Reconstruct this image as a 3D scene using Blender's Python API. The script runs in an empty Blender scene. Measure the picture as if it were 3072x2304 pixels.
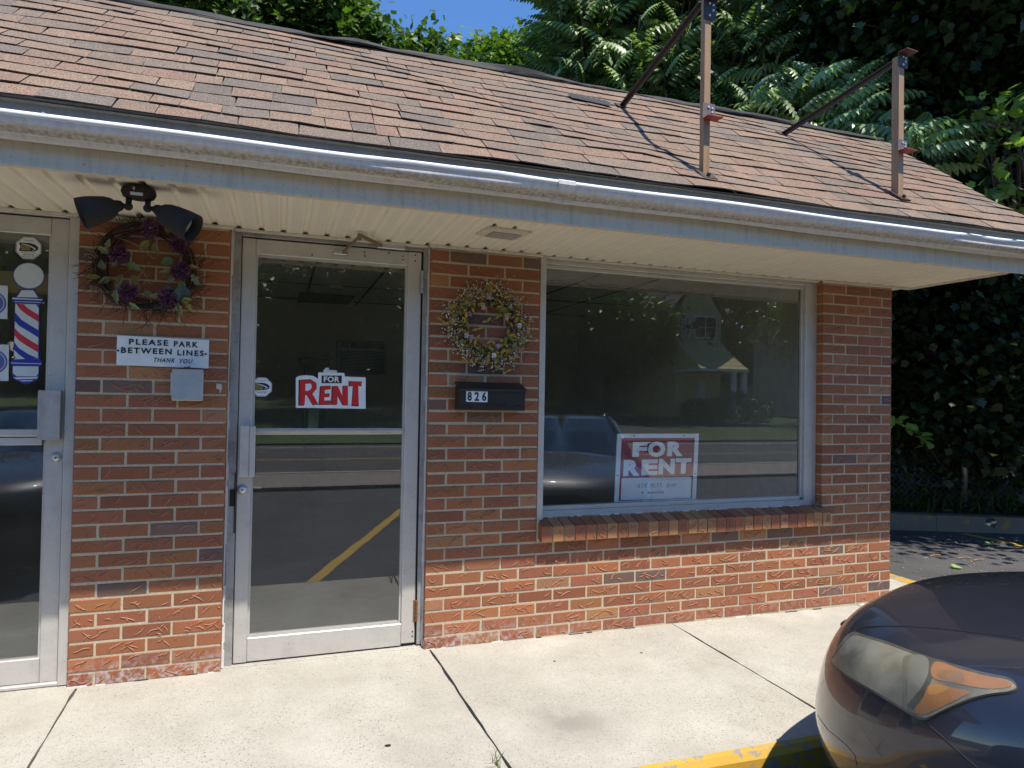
import bpy, bmesh, math, random
import numpy as np
from mathutils import Vector, Matrix
from mathutils.bvhtree import BVHTree
from mathutils.geometry import delaunay_2d_cdt
random.seed(7); rng = np.random.default_rng(7)
sin, cos, pi, rad = math.sin, math.cos, math.pi, math.radians
SC = bpy.context.scene
COL = SC.collection

# ------------------------------------------------------------------ camera
CAM = Vector((-0.7532, -3.5752, 1.3113)); YAW, PITCH, ROLL, FPX = 0.3316, 0.0167, 0.0169, 2010.4
_f = Vector((sin(YAW)*cos(PITCH), cos(YAW)*cos(PITCH), sin(PITCH)))
_r = Vector((cos(YAW), -sin(YAW), 0)); _u = _r.cross(_f)
_r, _u = cos(ROLL)*_r+sin(ROLL)*_u, -sin(ROLL)*_r+cos(ROLL)*_u
cd = bpy.data.cameras.new('camera'); cam = bpy.data.objects.new('camera', cd); COL.objects.link(cam)
m = Matrix((_r, _u, -_f)).transposed().to_4x4(); m.translation = CAM; cam.matrix_world = m
cd.sensor_width = 36; cd.lens = 36*FPX/3072; cd.clip_start = .02; cd.clip_end = 600
SC.camera = cam

# ------------------------------------------------------------------ sky, sun, exposure
SUN = Vector((0.35, -1.0, 2.25)).normalized()
wd = bpy.data.worlds.new('World'); SC.world = wd; wd.use_nodes = True
_n = wd.node_tree.nodes; _bg = _n['Background']
_sky = _n.new('ShaderNodeTexSky'); _sky.sky_type = 'NISHITA'; _sky.sun_disc = False
_sky.sun_elevation = math.asin(SUN.z); _sky.sun_rotation = math.atan2(SUN.x, SUN.y)
_sky.air_density = 0.75; _sky.altitude = 900; _sky.dust_density = 0.0; _sky.ozone_density = 5.0
_hs = _n.new('ShaderNodeHueSaturation'); _hs.inputs['Saturation'].default_value = 1.12
wd.node_tree.links.new(_sky.outputs[0], _hs.inputs['Color']); wd.node_tree.links.new(_hs.outputs[0], _bg.inputs[0]); _bg.inputs[1].default_value = 0.13
sd = bpy.data.lights.new('sun', 'SUN'); sd.energy = 2.9; sd.angle = rad(.53); sd.color = (1, .94, .84)
so = bpy.data.objects.new('sun', sd); COL.objects.link(so)
so.rotation_euler = SUN.to_track_quat('Z', 'Y').to_euler(); so.location = (2, -6, 14)
vs = SC.view_settings; vs.view_transform = 'Standard'; vs.look = 'None'; vs.gamma = 1; vs.exposure = 1.13; vs.use_curve_mapping = False
SC.cycles.max_bounces = 8; SC.cycles.transparent_max_bounces = 16; SC.cycles.glossy_bounces = 4
SC.cycles.caustics_reflective = False; SC.cycles.caustics_refractive = False

# ------------------------------------------------------------------ pixel of the 3072x2304 photograph -> point on a plane of the place
def ray(px, py):
    return (_r*((px-1536)/FPX) - _u*((py-1152)/FPX) + _f)
def at(px, py, axis, val):
    d = ray(px, py); t = (val-CAM[axis])/d[axis]; return CAM+d*t

# ------------------------------------------------------------------ mesh helpers
class MB:
    def __init__(s): s.v, s.f, s.mi, s.c = [], [], [], []
    def add(s, vs_, fs, mi=0, col=None):
        b = len(s.v); s.v.extend([tuple(p) for p in vs_])
        for f in fs:
            s.f.append(tuple(b+i for i in f)); s.mi.append(mi); s.c.append(col)
    def box(s, x0, x1, y0, y1, z0, z1, mi=0, col=None):
        s.add([(x0,y0,z0),(x1,y0,z0),(x1,y1,z0),(x0,y1,z0),(x0,y0,z1),(x1,y0,z1),(x1,y1,z1),(x0,y1,z1)],
              [(0,3,2,1),(4,5,6,7),(0,1,5,4),(1,2,6,5),(2,3,7,6),(3,0,4,7)], mi, col)
    def hexa(s, p, mi=0, col=None):   # eight corners: bottom ring then top ring
        s.add(p, [(0,3,2,1),(4,5,6,7),(0,1,5,4),(1,2,6,5),(2,3,7,6),(3,0,4,7)], mi, col)
    def cbox(s, x0, x1, y0, y1, z0, z1, c=.003, mi=0, col=None):   # chamfered box
        b = bmesh.new(); bmesh.ops.create_cube(b, size=1)
        for v in b.verts: v.co = Vector(((x0+x1)/2+v.co.x*(x1-x0), (y0+y1)/2+v.co.y*(y1-y0), (z0+z1)/2+v.co.z*(z1-z0)))
        c = min(c, .45*min(x1-x0, y1-y0, z1-z0))
        bmesh.ops.bevel(b, geom=b.edges[:], offset=c, segments=1, affect='EDGES', profile=.5)
        b.verts.index_update()
        s.add([v.co for v in b.verts], [[v.index for v in f.verts] for f in b.faces], mi, col); b.free()
    def tube(s, pts, r, n=6, mi=0, col=None, cap=True):
        pts = [Vector(p) for p in pts]; R = r if isinstance(r, (list, tuple)) else [r]*len(pts)
        b = len(s.v); prev = None
        for i, p in enumerate(pts):
            t = (pts[min(i+1, len(pts)-1)]-pts[max(i-1, 0)]).normalized()
            if prev is None: a = t.orthogonal().normalized()
            else: a = (prev - t*prev.dot(t)).normalized() if (prev - t*prev.dot(t)).length > 1e-6 else t.orthogonal().normalized()
            prev = a; c = t.cross(a)
            for k in range(n):
                q = p+(a*cos(2*pi*k/n)+c*sin(2*pi*k/n))*R[i]; s.v.append(tuple(q))
        for i in range(len(pts)-1):
            for k in range(n):
                s.f.append((b+i*n+k, b+i*n+(k+1) % n, b+(i+1)*n+(k+1) % n, b+(i+1)*n+k)); s.mi.append(mi); s.c.append(col)
        if cap:
            s.f.append(tuple(b+k for k in range(n))[::-1]); s.f.append(tuple(b+(len(pts)-1)*n+k for k in range(n))); s.mi += [mi, mi]; s.c += [col, col]
    def bar(s, p0, p1, w, h, up=(0,0,1), mi=0, col=None):   # rectangular bar
        p0, p1 = Vector(p0), Vector(p1); t = (p1-p0).normalized(); a = t.cross(Vector(up)).normalized(); c = a.cross(t)
        q = []
        for p in (p0, p1):
            q += [p-a*w/2-c*h/2, p+a*w/2-c*h/2, p+a*w/2+c*h/2, p-a*w/2+c*h/2]
        s.add(q, [(0,1,2,3),(7,6,5,4),(0,4,5,1),(1,5,6,2),(2,6,7,3),(3,7,4,0)], mi, col)
    def lathe(s, prof, o, ax=(0,0,1), n=16, mi=0, col=None):   # prof: (radius, along axis)
        o = Vector(o); ax = Vector(ax).normalized(); a = ax.orthogonal().normalized(); c = ax.cross(a); b = len(s.v)
        for r_, h in prof:
            for k in range(n): s.v.append(tuple(o+ax*h+(a*cos(2*pi*k/n)+c*sin(2*pi*k/n))*max(r_, 1e-4)))
        for i in range(len(prof)-1):
            for k in range(n):
                s.f.append((b+i*n+k, b+i*n+(k+1) % n, b+(i+1)*n+(k+1) % n, b+(i+1)*n+k)); s.mi.append(mi); s.c.append(col)
    def prism(s, poly, y0, y1, mi=0, col=None):   # poly in (x,z), extruded along y
        n = len(poly); b = [(x, y0, z) for x, z in poly]+[(x, y1, z) for x, z in poly]
        s.add(b, [tuple(range(n)), tuple(range(2*n-1, n-1, -1))]+[(i, i+n, (i+1) % n+n, (i+1) % n) for i in range(n)], mi, col)
    def sweepx(s, prof, xs, mi=0, col=None, wob=None):   # prof in (y,z) swept along x (open sheet)
        b = len(s.v); n = len(prof)
        for x in xs:
            for k, (y, z) in enumerate(prof):
                dy, dz = wob(x, k) if wob else (0, 0); s.v.append((x, y+dy, z+dz))
        for i in range(len(xs)-1):
            for k in range(n-1):
                s.f.append((b+i*n+k, b+(i+1)*n+k, b+(i+1)*n+k+1, b+i*n+k+1)); s.mi.append(mi); s.c.append(col)
    def ball(s, o, r, mi=0, col=None, nu=8, nv=5, sc=(1,1,1)):
        o = Vector(o); b = len(s.v)
        for j in range(nv+1):
            ph = pi*j/nv
            for i in range(nu): s.v.append((o.x+r*sc[0]*sin(ph)*cos(2*pi*i/nu), o.y+r*sc[1]*sin(ph)*sin(2*pi*i/nu), o.z+r*sc[2]*cos(ph)))
        for j in range(nv):
            for i in range(nu):
                s.f.append((b+j*nu+i, b+(j+1)*nu+i, b+(j+1)*nu+(i+1) % nu, b+j*nu+(i+1) % nu)); s.mi.append(mi); s.c.append(col)

def origin_of(o):
    v = Vector((0,0,0))
    while o is not None: v += o.location; o = o.parent
    return v
def finish(o, name, mats, parent, smooth):
    me = o.data
    for mt in (mats if isinstance(mats, (list, tuple)) else [mats]): me.materials.append(mt)
    if smooth: me.shade_smooth()
    COL.objects.link(o)
    if parent is not None: o.parent = parent
    return o
def build(mb, name, mats, parent=None, base=None, smooth=False, local=False):
    """ONE mesh object from an MB; coordinates are world unless local."""
    off = Vector((0,0,0)) if local else (origin_of(parent) if parent is not None else Vector(base or (0,0,0)))
    me = bpy.data.meshes.new(name)
    me.from_pydata([(v[0]-off.x, v[1]-off.y, v[2]-off.z) for v in mb.v], [], mb.f)
    me.polygons.foreach_set('material_index', mb.mi)
    if any(c is not None for c in mb.c):
        at_ = me.color_attributes.new('col', 'FLOAT_COLOR', 'CORNER'); arr = np.ones((len(me.loops), 4), np.float32); i = 0
        for f, c in zip(mb.f, mb.c):
            if c is not None: arr[i:i+len(f), :3] = c[:3]
            i += len(f)
        at_.data.foreach_set('color', arr.ravel())
    me.update()
    o = bpy.data.objects.new(name, me)
    if parent is None and base is not None: o.location = base
    return finish(o, name, mats, parent, smooth)
def tri_mesh(name, V, F, C, mats, parent=None, base=None):
    """ONE mesh object from numpy arrays (triangles, per-point colour)."""
    off = np.array(origin_of(parent) if parent is not None else (base or (0,0,0)))
    V = (np.asarray(V)-off).astype(np.float32); F = np.asarray(F, np.int32)
    me = bpy.data.meshes.new(name); me.vertices.add(len(V)); me.vertices.foreach_set('co', V.ravel())
    me.loops.add(F.size); me.loops.foreach_set('vertex_index', F.ravel())
    me.polygons.add(len(F)); me.polygons.foreach_set('loop_start', np.arange(len(F), dtype=np.int32)*3)
    me.update(calc_edges=True)
    a = me.color_attributes.new('col', 'FLOAT_COLOR', 'POINT'); a.data.foreach_set('color', np.c_[C, np.ones(len(C))].astype(np.float32).ravel())
    o = bpy.data.objects.new(name, me)
    if parent is None and base is not None: o.location = base
    return finish(o, name, mats, parent, False)
def tag(o, label=None, cat=None, group=None, kind=None):
    if label: o['label'] = label
    if cat: o['category'] = cat
    if group: o['group'] = group
    if kind: o['kind'] = kind
    return o
def thing(name, label, cat, loc, group=None, rotz=0):
    o = bpy.data.objects.new(name, None); COL.objects.link(o); o.location = loc; o.rotation_euler = (0, 0, rotz)
    o.empty_display_size = .1
    return tag(o, label, cat, group)
def text_mb(mb, body, x0, x1, z0, z1, y, mi=0, bold=0., shear=0., thick=.0006, col=None, spacing=1.):
    """lettering as flat solid shapes filling the box x0..x1, z0..z1, facing -y"""
    cu = bpy.data.curves.new('lettering', 'FONT'); cu.body = body; cu.size = 1; cu.offset = bold; cu.shear = shear
    cu.resolution_u = 3; cu.space_character = spacing+bold*2
    o = bpy.data.objects.new('lettering', cu); COL.objects.link(o)
    dg = bpy.context.evaluated_depsgraph_get(); dg.update()
    me = bpy.data.meshes.new_from_object(o.evaluated_get(dg)); bpy.data.objects.remove(o); bpy.data.curves.remove(cu)
    co = np.zeros(len(me.vertices)*3, np.float32); me.vertices.foreach_get('co', co); co = co.reshape(-1, 3)
    lo, hi = co.min(0), co.max(0)
    V = [(x0+(c[0]-lo[0])/(hi[0]-lo[0])*(x1-x0), y, z0+(c[1]-lo[1])/(hi[1]-lo[1])*(z1-z0)) for c in co]
    mb.add(V, [tuple(p.vertices) for p in me.polygons], mi, col); bpy.data.meshes.remove(me)
def rot2(p, c, a):
    dx, dz = p[0]-c[0], p[1]-c[1]; return (c[0]+dx*cos(a)-dz*sin(a), c[1]+dx*sin(a)+dz*cos(a))

# ------------------------------------------------------------------ material helpers
class NT:
    def __init__(s, name):
        s.m = bpy.data.materials.new(name); s.m.use_nodes = True; s.t = s.m.node_tree; s.p = s.t.nodes['Principled BSDF']; s.out = s.t.nodes['Material Output']
    def n(s, typ, **k):
        x = s.t.nodes.new(typ)
        for a, b in k.items(): setattr(x, a, b)
        return x
    def l(s, a, b): s.t.links.new(a, b)
    def coord(s, kind='Object', scale=(1,1,1)):
        c = s.n('ShaderNodeTexCoord'); mp = s.n('ShaderNodeMapping'); mp.inputs['Scale'].default_value = scale; s.l(c.outputs[kind], mp.inputs[0]); return mp.outputs[0]
    def noise(s, vec, scale, detail=3, rough=.55, dist=0):
        x = s.n('ShaderNodeTexNoise'); x.inputs['Scale'].default_value = scale; x.inputs['Detail'].default_value = detail; x.inputs['Roughness'].default_value = rough; x.inputs['Distortion'].default_value = dist
        if vec is not None: s.l(vec, x.inputs['Vector'])
        return x.outputs['Fac']
    def voro(s, vec, scale, out='Distance', feature='F1'):
        x = s.n('ShaderNodeTexVoronoi', feature=feature); x.inputs['Scale'].default_value = scale; s.l(vec, x.inputs['Vector']); return x.outputs[out]
    def ramp(s, fac, stops):
        x = s.n('ShaderNodeValToRGB'); e = x.color_ramp.elements
        while len(e) < len(stops): e.new(.5)
        for i, (p_, c) in enumerate(stops):
            e[i].position = p_; e[i].color = (c, c, c, 1) if isinstance(c, (int, float)) else (*c, 1)
        s.l(fac, x.inputs[0]); return x.outputs[0]
    def mix(s, fac, a, b, mode='MIX'):
        x = s.n('ShaderNodeMix', data_type='RGBA', blend_type=mode)
        for i, v in ((0, fac), (6, a), (7, b)):
            sock = x.inputs[i]
            if isinstance(v, (int, float)): sock.default_value = v if i == 0 else (v, v, v, 1)
            elif isinstance(v, tuple): sock.default_value = (*v, 1)
            else: s.l(v, sock)
        return x.outputs[2]
    def math(s, op, a, b=0., c=None):
        x = s.n('ShaderNodeMath', operation=op)
        for i, v in enumerate((a, b, c)):
            if v is None: continue
            if isinstance(v, (int, float)): x.inputs[i].default_value = v
            else: s.l(v, x.inputs[i])
        return x.outputs[0]
    def sep(s, vec):
        x = s.n('ShaderNodeSeparateXYZ'); s.l(vec, x.inputs[0]); return x.outputs
    def attr(s): x = s.n('ShaderNodeVertexColor', layer_name='col'); return x.outputs[0]
    def bump(s, h, strength=.3, dist=.003, prev=None):
        x = s.n('ShaderNodeBump'); x.inputs['Strength'].default_value = strength; x.inputs['Distance'].default_value = dist; s.l(h, x.inputs['Height'])
        if prev is not None: s.l(prev, x.inputs['Normal'])
        s.l(x.outputs[0], s.p.inputs['Normal']); return x.outputs[0]
    def set(s, col=None, rough=None, metal=None, coat=None, spec=None, coatr=None):
        for k, v in (('Base Color', col), ('Roughness', rough), ('Metallic', metal), ('Coat Weight', coat), ('Specular IOR Level', spec), ('Coat Roughness', coatr)):
            if v is None: continue
            if isinstance(v, tuple): s.p.inputs[k].default_value = (*v, 1)
            elif isinstance(v, (int, float)): s.p.inputs[k].default_value = v
            else: s.l(v, s.p.inputs[k])
        return s
def plain(name, col, rough=.6, metal=0, coat=0, vary=.12, sc=25, bump=0.):
    t = NT(name); v = t.coord(); n = t.noise(v, sc, 4)
    c = t.mix(t.ramp(n, [(.3, 0.), (.7, 1.)]), tuple(x*(1-vary) for x in col), tuple(min(1, x*(1+vary)) for x in col))
    t.set(c, rough, metal, coat)
    if bump: t.bump(n, bump)
    return t.m
M = {}
def speckle_mat(name, base_cols, sc_big, sp_scale, dark, light, rough=.9):
    t = NT(name); v = t.coord(); c = t.mix(t.ramp(t.noise(v, sc_big, 5, .6), [(.3, 0.), (.72, 1.)]), *base_cols)
    return t, v, c
# brick: per-brick colour, fine mottling, whitish bloom near the ground
t = NT('brick'); v = t.coord('Object'); a = t.attr(); n1 = t.noise(v, 14, 5, .65); n2 = t.noise(v, 160, 3)
c = t.mix(t.ramp(n1, [(.3, 0.), (.7, .65)]), a, t.mix(1., a, (1.25, 1.15, .95), 'MULTIPLY'))
c = t.mix(t.ramp(n2, [(.35, .35), (.6, 0.)]), c, (.07, .035, .025))
z = t.sep(v)[2]; low = t.ramp(z, [(.02, 1.), (.09, 0.)])
lz = t.n('ShaderNodeMapRange'); t.l(z, lz.inputs[0]); lz.inputs[1].default_value = .07; lz.inputs[2].default_value = -.04
xg = t.n('ShaderNodeMapRange'); t.l(t.sep(v)[0], xg.inputs[0]); xg.inputs[1].default_value = 1.1; xg.inputs[2].default_value = .2; xg.inputs[3].default_value = .25
bl = t.math('MULTIPLY', t.math('MULTIPLY', lz.outputs[0], xg.outputs[0]), t.ramp(t.noise(v, 26, 6, .7), [(.46, 0.), (.62, 1.)]))
c = t.mix(t.math('MULTIPLY', bl, .75), c, (.55, .5, .5))
t.set(c, .72); t.bump(t.noise(v, 220, 3), .35, .002); M['brick'] = t.m
t = NT('mortar'); v = t.coord(); c = t.mix(t.ramp(t.noise(v, 90, 4, .7), [(.3, 0.), (.7, 1.)]), (.40, .33, .215), (.60, .51, .345)); t.set(c, .95); t.bump(t.noise(v, 300, 2), .5, .003); M['mortar'] = t.m
M['groove'] = plain('raked_brick_mark', (.37, .165, .085), .8)
# concrete walk: exposed specks, broad stains
t = NT('concrete_walk'); v = t.coord(); c = t.mix(t.ramp(t.noise(v, 2.2, 6, .62), [(.32, 0.), (.68, 1.)]), (.41, .38, .31), (.55, .52, .44))
c = t.mix(t.ramp(t.noise(v, 1.1, 4, .6, .3), [(.52, 0.), (.74, .55)]), c, (.31, .285, .245))
d1 = t.voro(v, 125); k1 = t.math('MULTIPLY', t.ramp(t.noise(v, 60, 2), [(.42, 0.), (.6, 1.)]), t.ramp(t.noise(v, 3.1, 4, .6), [(.3, .25), (.62, 1.)])); c = t.mix(t.math('MULTIPLY', t.ramp(d1, [(.26, .95), (.40, 0.)]), k1), c, (.16, .15, .135))
d2 = t.voro(v, 85); c = t.mix(t.math('MULTIPLY', t.ramp(d2, [(.16, .7), (.28, 0.)]), t.ramp(t.noise(v, 31, 2), [(.5, 0.), (.58, 1.)])), c, (.72, .66, .55))
c = t.mix(t.ramp(t.noise(v, 420, 2), [(.3, .45), (.55, 0.)]), c, (.2, .18, .16))
vm = t.n('ShaderNodeVectorMath', operation='DISTANCE'); sp_ = at(1710, 2170, 2, -.075); t.l(v, vm.inputs[0]); vm.inputs[1].default_value = (sp_.x, sp_.y, -.075)
c = t.mix(t.math('MULTIPLY', t.ramp(vm.outputs['Value'], [(.04, .8), (.30, 0.)]), t.ramp(t.noise(v, 7, 5), [(.35, .3), (.6, 1.)])), c, (.25, .23, .19))
t.set(c, .92); t.bump(t.noise(v, 260, 4, .7), .45, .004); M['concrete'] = t.m
# asphalt
t = NT('asphalt'); v = t.coord(); c = t.mix(t.ramp(t.noise(v, 1.6, 5), [(.3, 0.), (.7, 1.)]), (.052, .050, .053), (.090, .087, .088))
c = t.mix(t.ramp(t.voro(v, 110), [(.15, .55), (.32, 0.)]), c, (.24, .22, .19)); t.set(c, .88); t.bump(t.noise(v, 180, 3), .6, .006); M['asphalt'] = t.m
# painted markings with chips
def paint_chip(name, col, under, thr=.6, sc=18):
    t = NT(name); v = t.coord(); c = t.mix(t.ramp(t.noise(v, sc, 7, .72), [(thr-.02, 0.), (thr+.02, 1.)]), t.mix(t.ramp(t.noise(v, 5, 4), [(.3, 0.), (.7, 1.)]), tuple(x*.85 for x in col), col), under)
    t.set(c, .7); t.bump(t.noise(v, 120, 3), .4, .003); return t.m
M['yellow_kerb'] = paint_chip('yellow_kerb_paint', (.58, .34, .04), (.27, .25, .22), .545, 16)
M['old_kerb'] = paint_chip('worn_kerb_paint', (.30, .23, .15), (.48, .30, .05), .60, 7)
M['yellow_line'] = paint_chip('yellow_line_paint', (.62, .38, .05), (.05, .05, .05), .66, 22)
M['white_line'] = paint_chip('white_line_paint', (.6, .6, .58), (.06, .06, .06), .66, 22)
# shingles
t = NT('shingle'); v = t.coord(); a = t.attr(); g = t.noise(v, 190, 3, .75)
c = t.mix(1., a, t.ramp(g, [(.36, .30), (.5, .92), (.64, 1.9)]), 'MULTIPLY'); c = t.mix(t.ramp(t.noise(v, 7, 4), [(.35, .25), (.65, 0.)]), c, (.10, .08, .07))
t.set(c, .93); t.bump(g, .5, .003); M['shingle'] = t.m
M['membrane'] = plain('black_membrane', (.016, .016, .017), .7, bump=.3)
# painted metals
def metal_paint(name, col, rough=.45, dirt=.35, dcol=(.12, .10, .07), streak=False, metal=0.):
    t = NT(name); v = t.coord('Object', (1, 1, .12) if streak else (1, 1, 1))
    c = t.mix(t.math('MULTIPLY', t.ramp(t.noise(v, 34 if streak else 9, 6, .7), [(.48, 0.), (.75, 1.)]), dirt), col, dcol)
    w = t.coord(); c = t.mix(t.ramp(t.noise(w, 75, 3), [(.66, 0.), (.72, .5)]), c, dcol); t.set(c, rough, metal); return t.m
M['alum'] = metal_paint('aluminium_frame', (.58, .55, .50), .42, .22, metal=.35)
M['alum_dirty'] = metal_paint('aluminium_jamb_dirty', (.36, .355, .34), .5, .75, metal=.2)
M['fascia'] = metal_paint('fascia_metal', (.68, .60, .465), .65, .3, streak=True)
M['gutter_rim'] = metal_paint('gutter_rim_white', (.78, .79, .8), .6, .12)
# gutter: dirt bands along its lower edge (world z)
t = NT('gutter_metal'); v = t.coord(); zz = t.sep(v)[2]; mr = t.n('ShaderNodeMapRange'); t.l(zz, mr.inputs[0]); mr.inputs[1].default_value = 2.232; mr.inputs[2].default_value = 2.216
st = t.coord('Object', (1, 1, .06)); w = t.noise(st, 42, 6, .7)
c = t.mix(t.ramp(w, [(.42, 0.), (.75, .55)]), (.72, .70, .67), (.40, .37, .32))
lip = t.math('GREATER_THAN', zz, 2.2085); band = t.math('MULTIPLY', t.math('MULTIPLY', mr.outputs[0], lip), t.ramp(t.noise(st, 60, 4), [(.35, .35), (.65, 1.)])); c = t.mix(t.math('MULTIPLY', band, .8), c, (.15, .125, .09)); t.set(c, .62); M['gutter'] = t.m
# soffit vinyl: rows of small vent holes
t = NT('soffit_vinyl'); v = t.coord(); s3 = t.sep(v)
def cell(x, p): return t.math('ABSOLUTE', t.math('SUBTRACT', t.math('FRACT', t.math('DIVIDE', x, p)), .5))
hx, hy = cell(s3[0], .0085), cell(s3[1], .011); d = t.math('SQRT', t.math('ADD', t.math('POWER', hx, 2.), t.math('POWER', hy, 2.)))
px_ = t.math('FRACT', t.math('DIVIDE', s3[0], .106)); inb = t.math('MULTIPLY', t.math('GREATER_THAN', px_, .2), t.math('LESS_THAN', px_, .62))
alt = t.math('GREATER_THAN', t.math('FRACT', t.math('DIVIDE', s3[0], .212)), .0)
hole = t.math('MULTIPLY', t.math('LESS_THAN', d, .2), t.math('MULTIPLY', inb, alt))
c = t.mix(t.ramp(t.noise(v, 6, 4), [(.35, 0.), (.7, 1.)]), (.88, .82, .67), (.91, .86, .73)); c = t.mix(t.math('MULTIPLY', hole, .55), c, (.2, .17, .13)); t.set(c, .55); M['soffit'] = t.m
M['trim_cream'] = plain('cream_trim', (.66, .60, .50), .5)
# window glass: clear tinted pane, mirror share of a two-sided pane with film
def glass_mat(name, tint, base, d0=0., d1=.02):
    t = NT(name); t.t.nodes.remove(t.p); fr = t.n('ShaderNodeFresnel'); ge = t.n('ShaderNodeNewGeometry'); t.l(t.math('SUBTRACT', 1.5, t.math('MULTIPLY', ge.outputs['Backfacing'], .8333)), fr.inputs[0])
    g = t.n('ShaderNodeBsdfGlossy'); g.inputs['Roughness'].default_value = 0.0; g.inputs['Color'].default_value = (.95, .97, .98, 1)
    tr = t.n('ShaderNodeBsdfTransparent'); tr.inputs[0].default_value = (*tint, 1)
    f = t.math('ADD', t.math('MULTIPLY', fr.outputs[0], 1.0), base); v = t.coord(); dust = t.ramp(t.noise(v, 3, 5, .6), [(.3, d0), (.8, d1)])
    mx = t.n('ShaderNodeMixShader'); t.l(f, mx.inputs[0]); t.l(tr.outputs[0], mx.inputs[1]); t.l(g.outputs[0], mx.inputs[2])
    df = t.n('ShaderNodeBsdfDiffuse'); df.inputs[0].default_value = (.50, .47, .37, 1); m2 = t.n('ShaderNodeMixShader'); t.l(dust, m2.inputs[0]); t.l(mx.outputs[0], m2.inputs[1]); t.l(df.outputs[0], m2.inputs[2])
    t.l(m2.outputs[0], t.out.inputs[0]); return t.m
M['glass'] = glass_mat('shop_glass', (.985, .985, .97), .035)
M['glass_dusty'] = glass_mat('shop_glass_dusty', (.985, .985, .97), .055, .025, .05)
M['car_glass'] = glass_mat('car_glass', (.35, .38, .38), .05)
# foliage
def leaf_mat(name, gloss=.32, trans=.35, spec=.5):
    t = NT(name); a = t.attr(); t.set(a, .45, spec=.5); tl = t.n('ShaderNodeBsdfTranslucent'); t.l(t.mix(1., a, (1.3, 1.6, .5), 'MULTIPLY'), tl.inputs[0])
    mx = t.n('ShaderNodeMixShader'); mx.inputs[0].default_value = trans; t.p.inputs['Roughness'].default_value = gloss; t.p.inputs['Specular IOR Level'].default_value = spec
    t.l(t.p.outputs[0], mx.inputs[1]); t.l(tl.outputs[0], mx.inputs[2]); t.l(mx.outputs[0], t.out.inputs[0]); return t.m
M['leaf'] = leaf_mat('leaf', .42, .33); M['leaf_gloss'] = leaf_mat('leaf_glossy', .42, .25, .75)
M['bark'] = plain('bark', (.10, .078, .06), .95, vary=.4, sc=18, bump=.8)
M['twig'] = plain('twig_brown', (.12, .075, .05), .9, vary=.3)
M['dirt'] = plain('dirt', (.07, .058, .042), 1, vary=.4, sc=6)
M['grass'] = plain('lawn', (.075, .105, .04), 1, vary=.45, sc=3, bump=.5)
for nm, c, r, mt in [('white_paint', (.75,.75,.73), .5, 0), ('black_plastic', (.036,.030,.026), .75, 0), ('black_paint', (.02,.02,.02), .4, 0), ('dark_gap', (.012,.012,.012), .9, 0),
    ('steel', (.5,.5,.5), .35, .8), ('grey_box', (.42,.44,.44), .5, .3), ('bronze', (.26,.18,.11), .6, .2), ('bronze_dark', (.07,.055,.045), .55, .3), ('red_oxide', (.30,.045,.04), .55, 0), ('galv', (.62,.64,.66), .4, .6),
    ('sign_white', (.80,.82,.80), .45, 0), ('sign_black', (.015,.015,.015), .5, 0), ('sign_red', (.62,.02,.02), .45, 0), ('sign_maroon', (.28,.03,.045), .4, 0), ('sign_pale', (.86,.89,.90), .4, 0), ('decal_blue', (.03,.04,.30), .4, 0), ('decal_navy', (.01,.012,.05), .4, 0), ('decal_red', (.55,.03,.04), .4, 0), ('decal_yellow', (.75,.6,.03), .4, 0), ('decal_grey', (.62,.66,.64), .3, 0),
    ('rust', (.22,.10,.04), .8, .2), ('brass', (.42,.24,.10), .5, .6), ('room_wall', (.74,.70,.57), .9, 0), ('room_ceiling', (.84,.82,.75), .9, 0), ('room_floor', (.48,.44,.37), .8, 0), ('room_dark', (.05,.048,.042), .8, 0), ('tan_strip', (.55,.45,.22), .7, 0),
    ('chrome', (.7,.7,.7), .12, 1), ('tyre', (.02,.02,.02), .85, 0), ('caulk', (.72,.70,.65), .7, 0), ('putty', (.60,.56,.50), .7, 0), ('siding_yellow', (.64,.54,.25), .7, 0), ('siding_grey', (.42,.43,.44), .7, 0), ('roof_grey', (.12,.12,.12), .9, 0), ('pale_lens', (.5,.48,.42), .4, 0)]:
    M[nm] = plain(nm, c, r, mt, vary=.08, sc=14)
M['black_plastic'].node_tree.nodes['Principled BSDF'].inputs['Specular IOR Level'].default_value = .2
M['white_paint'].node_tree.nodes['Principled BSDF'].inputs['Specular IOR Level'].default_value = .4
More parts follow.
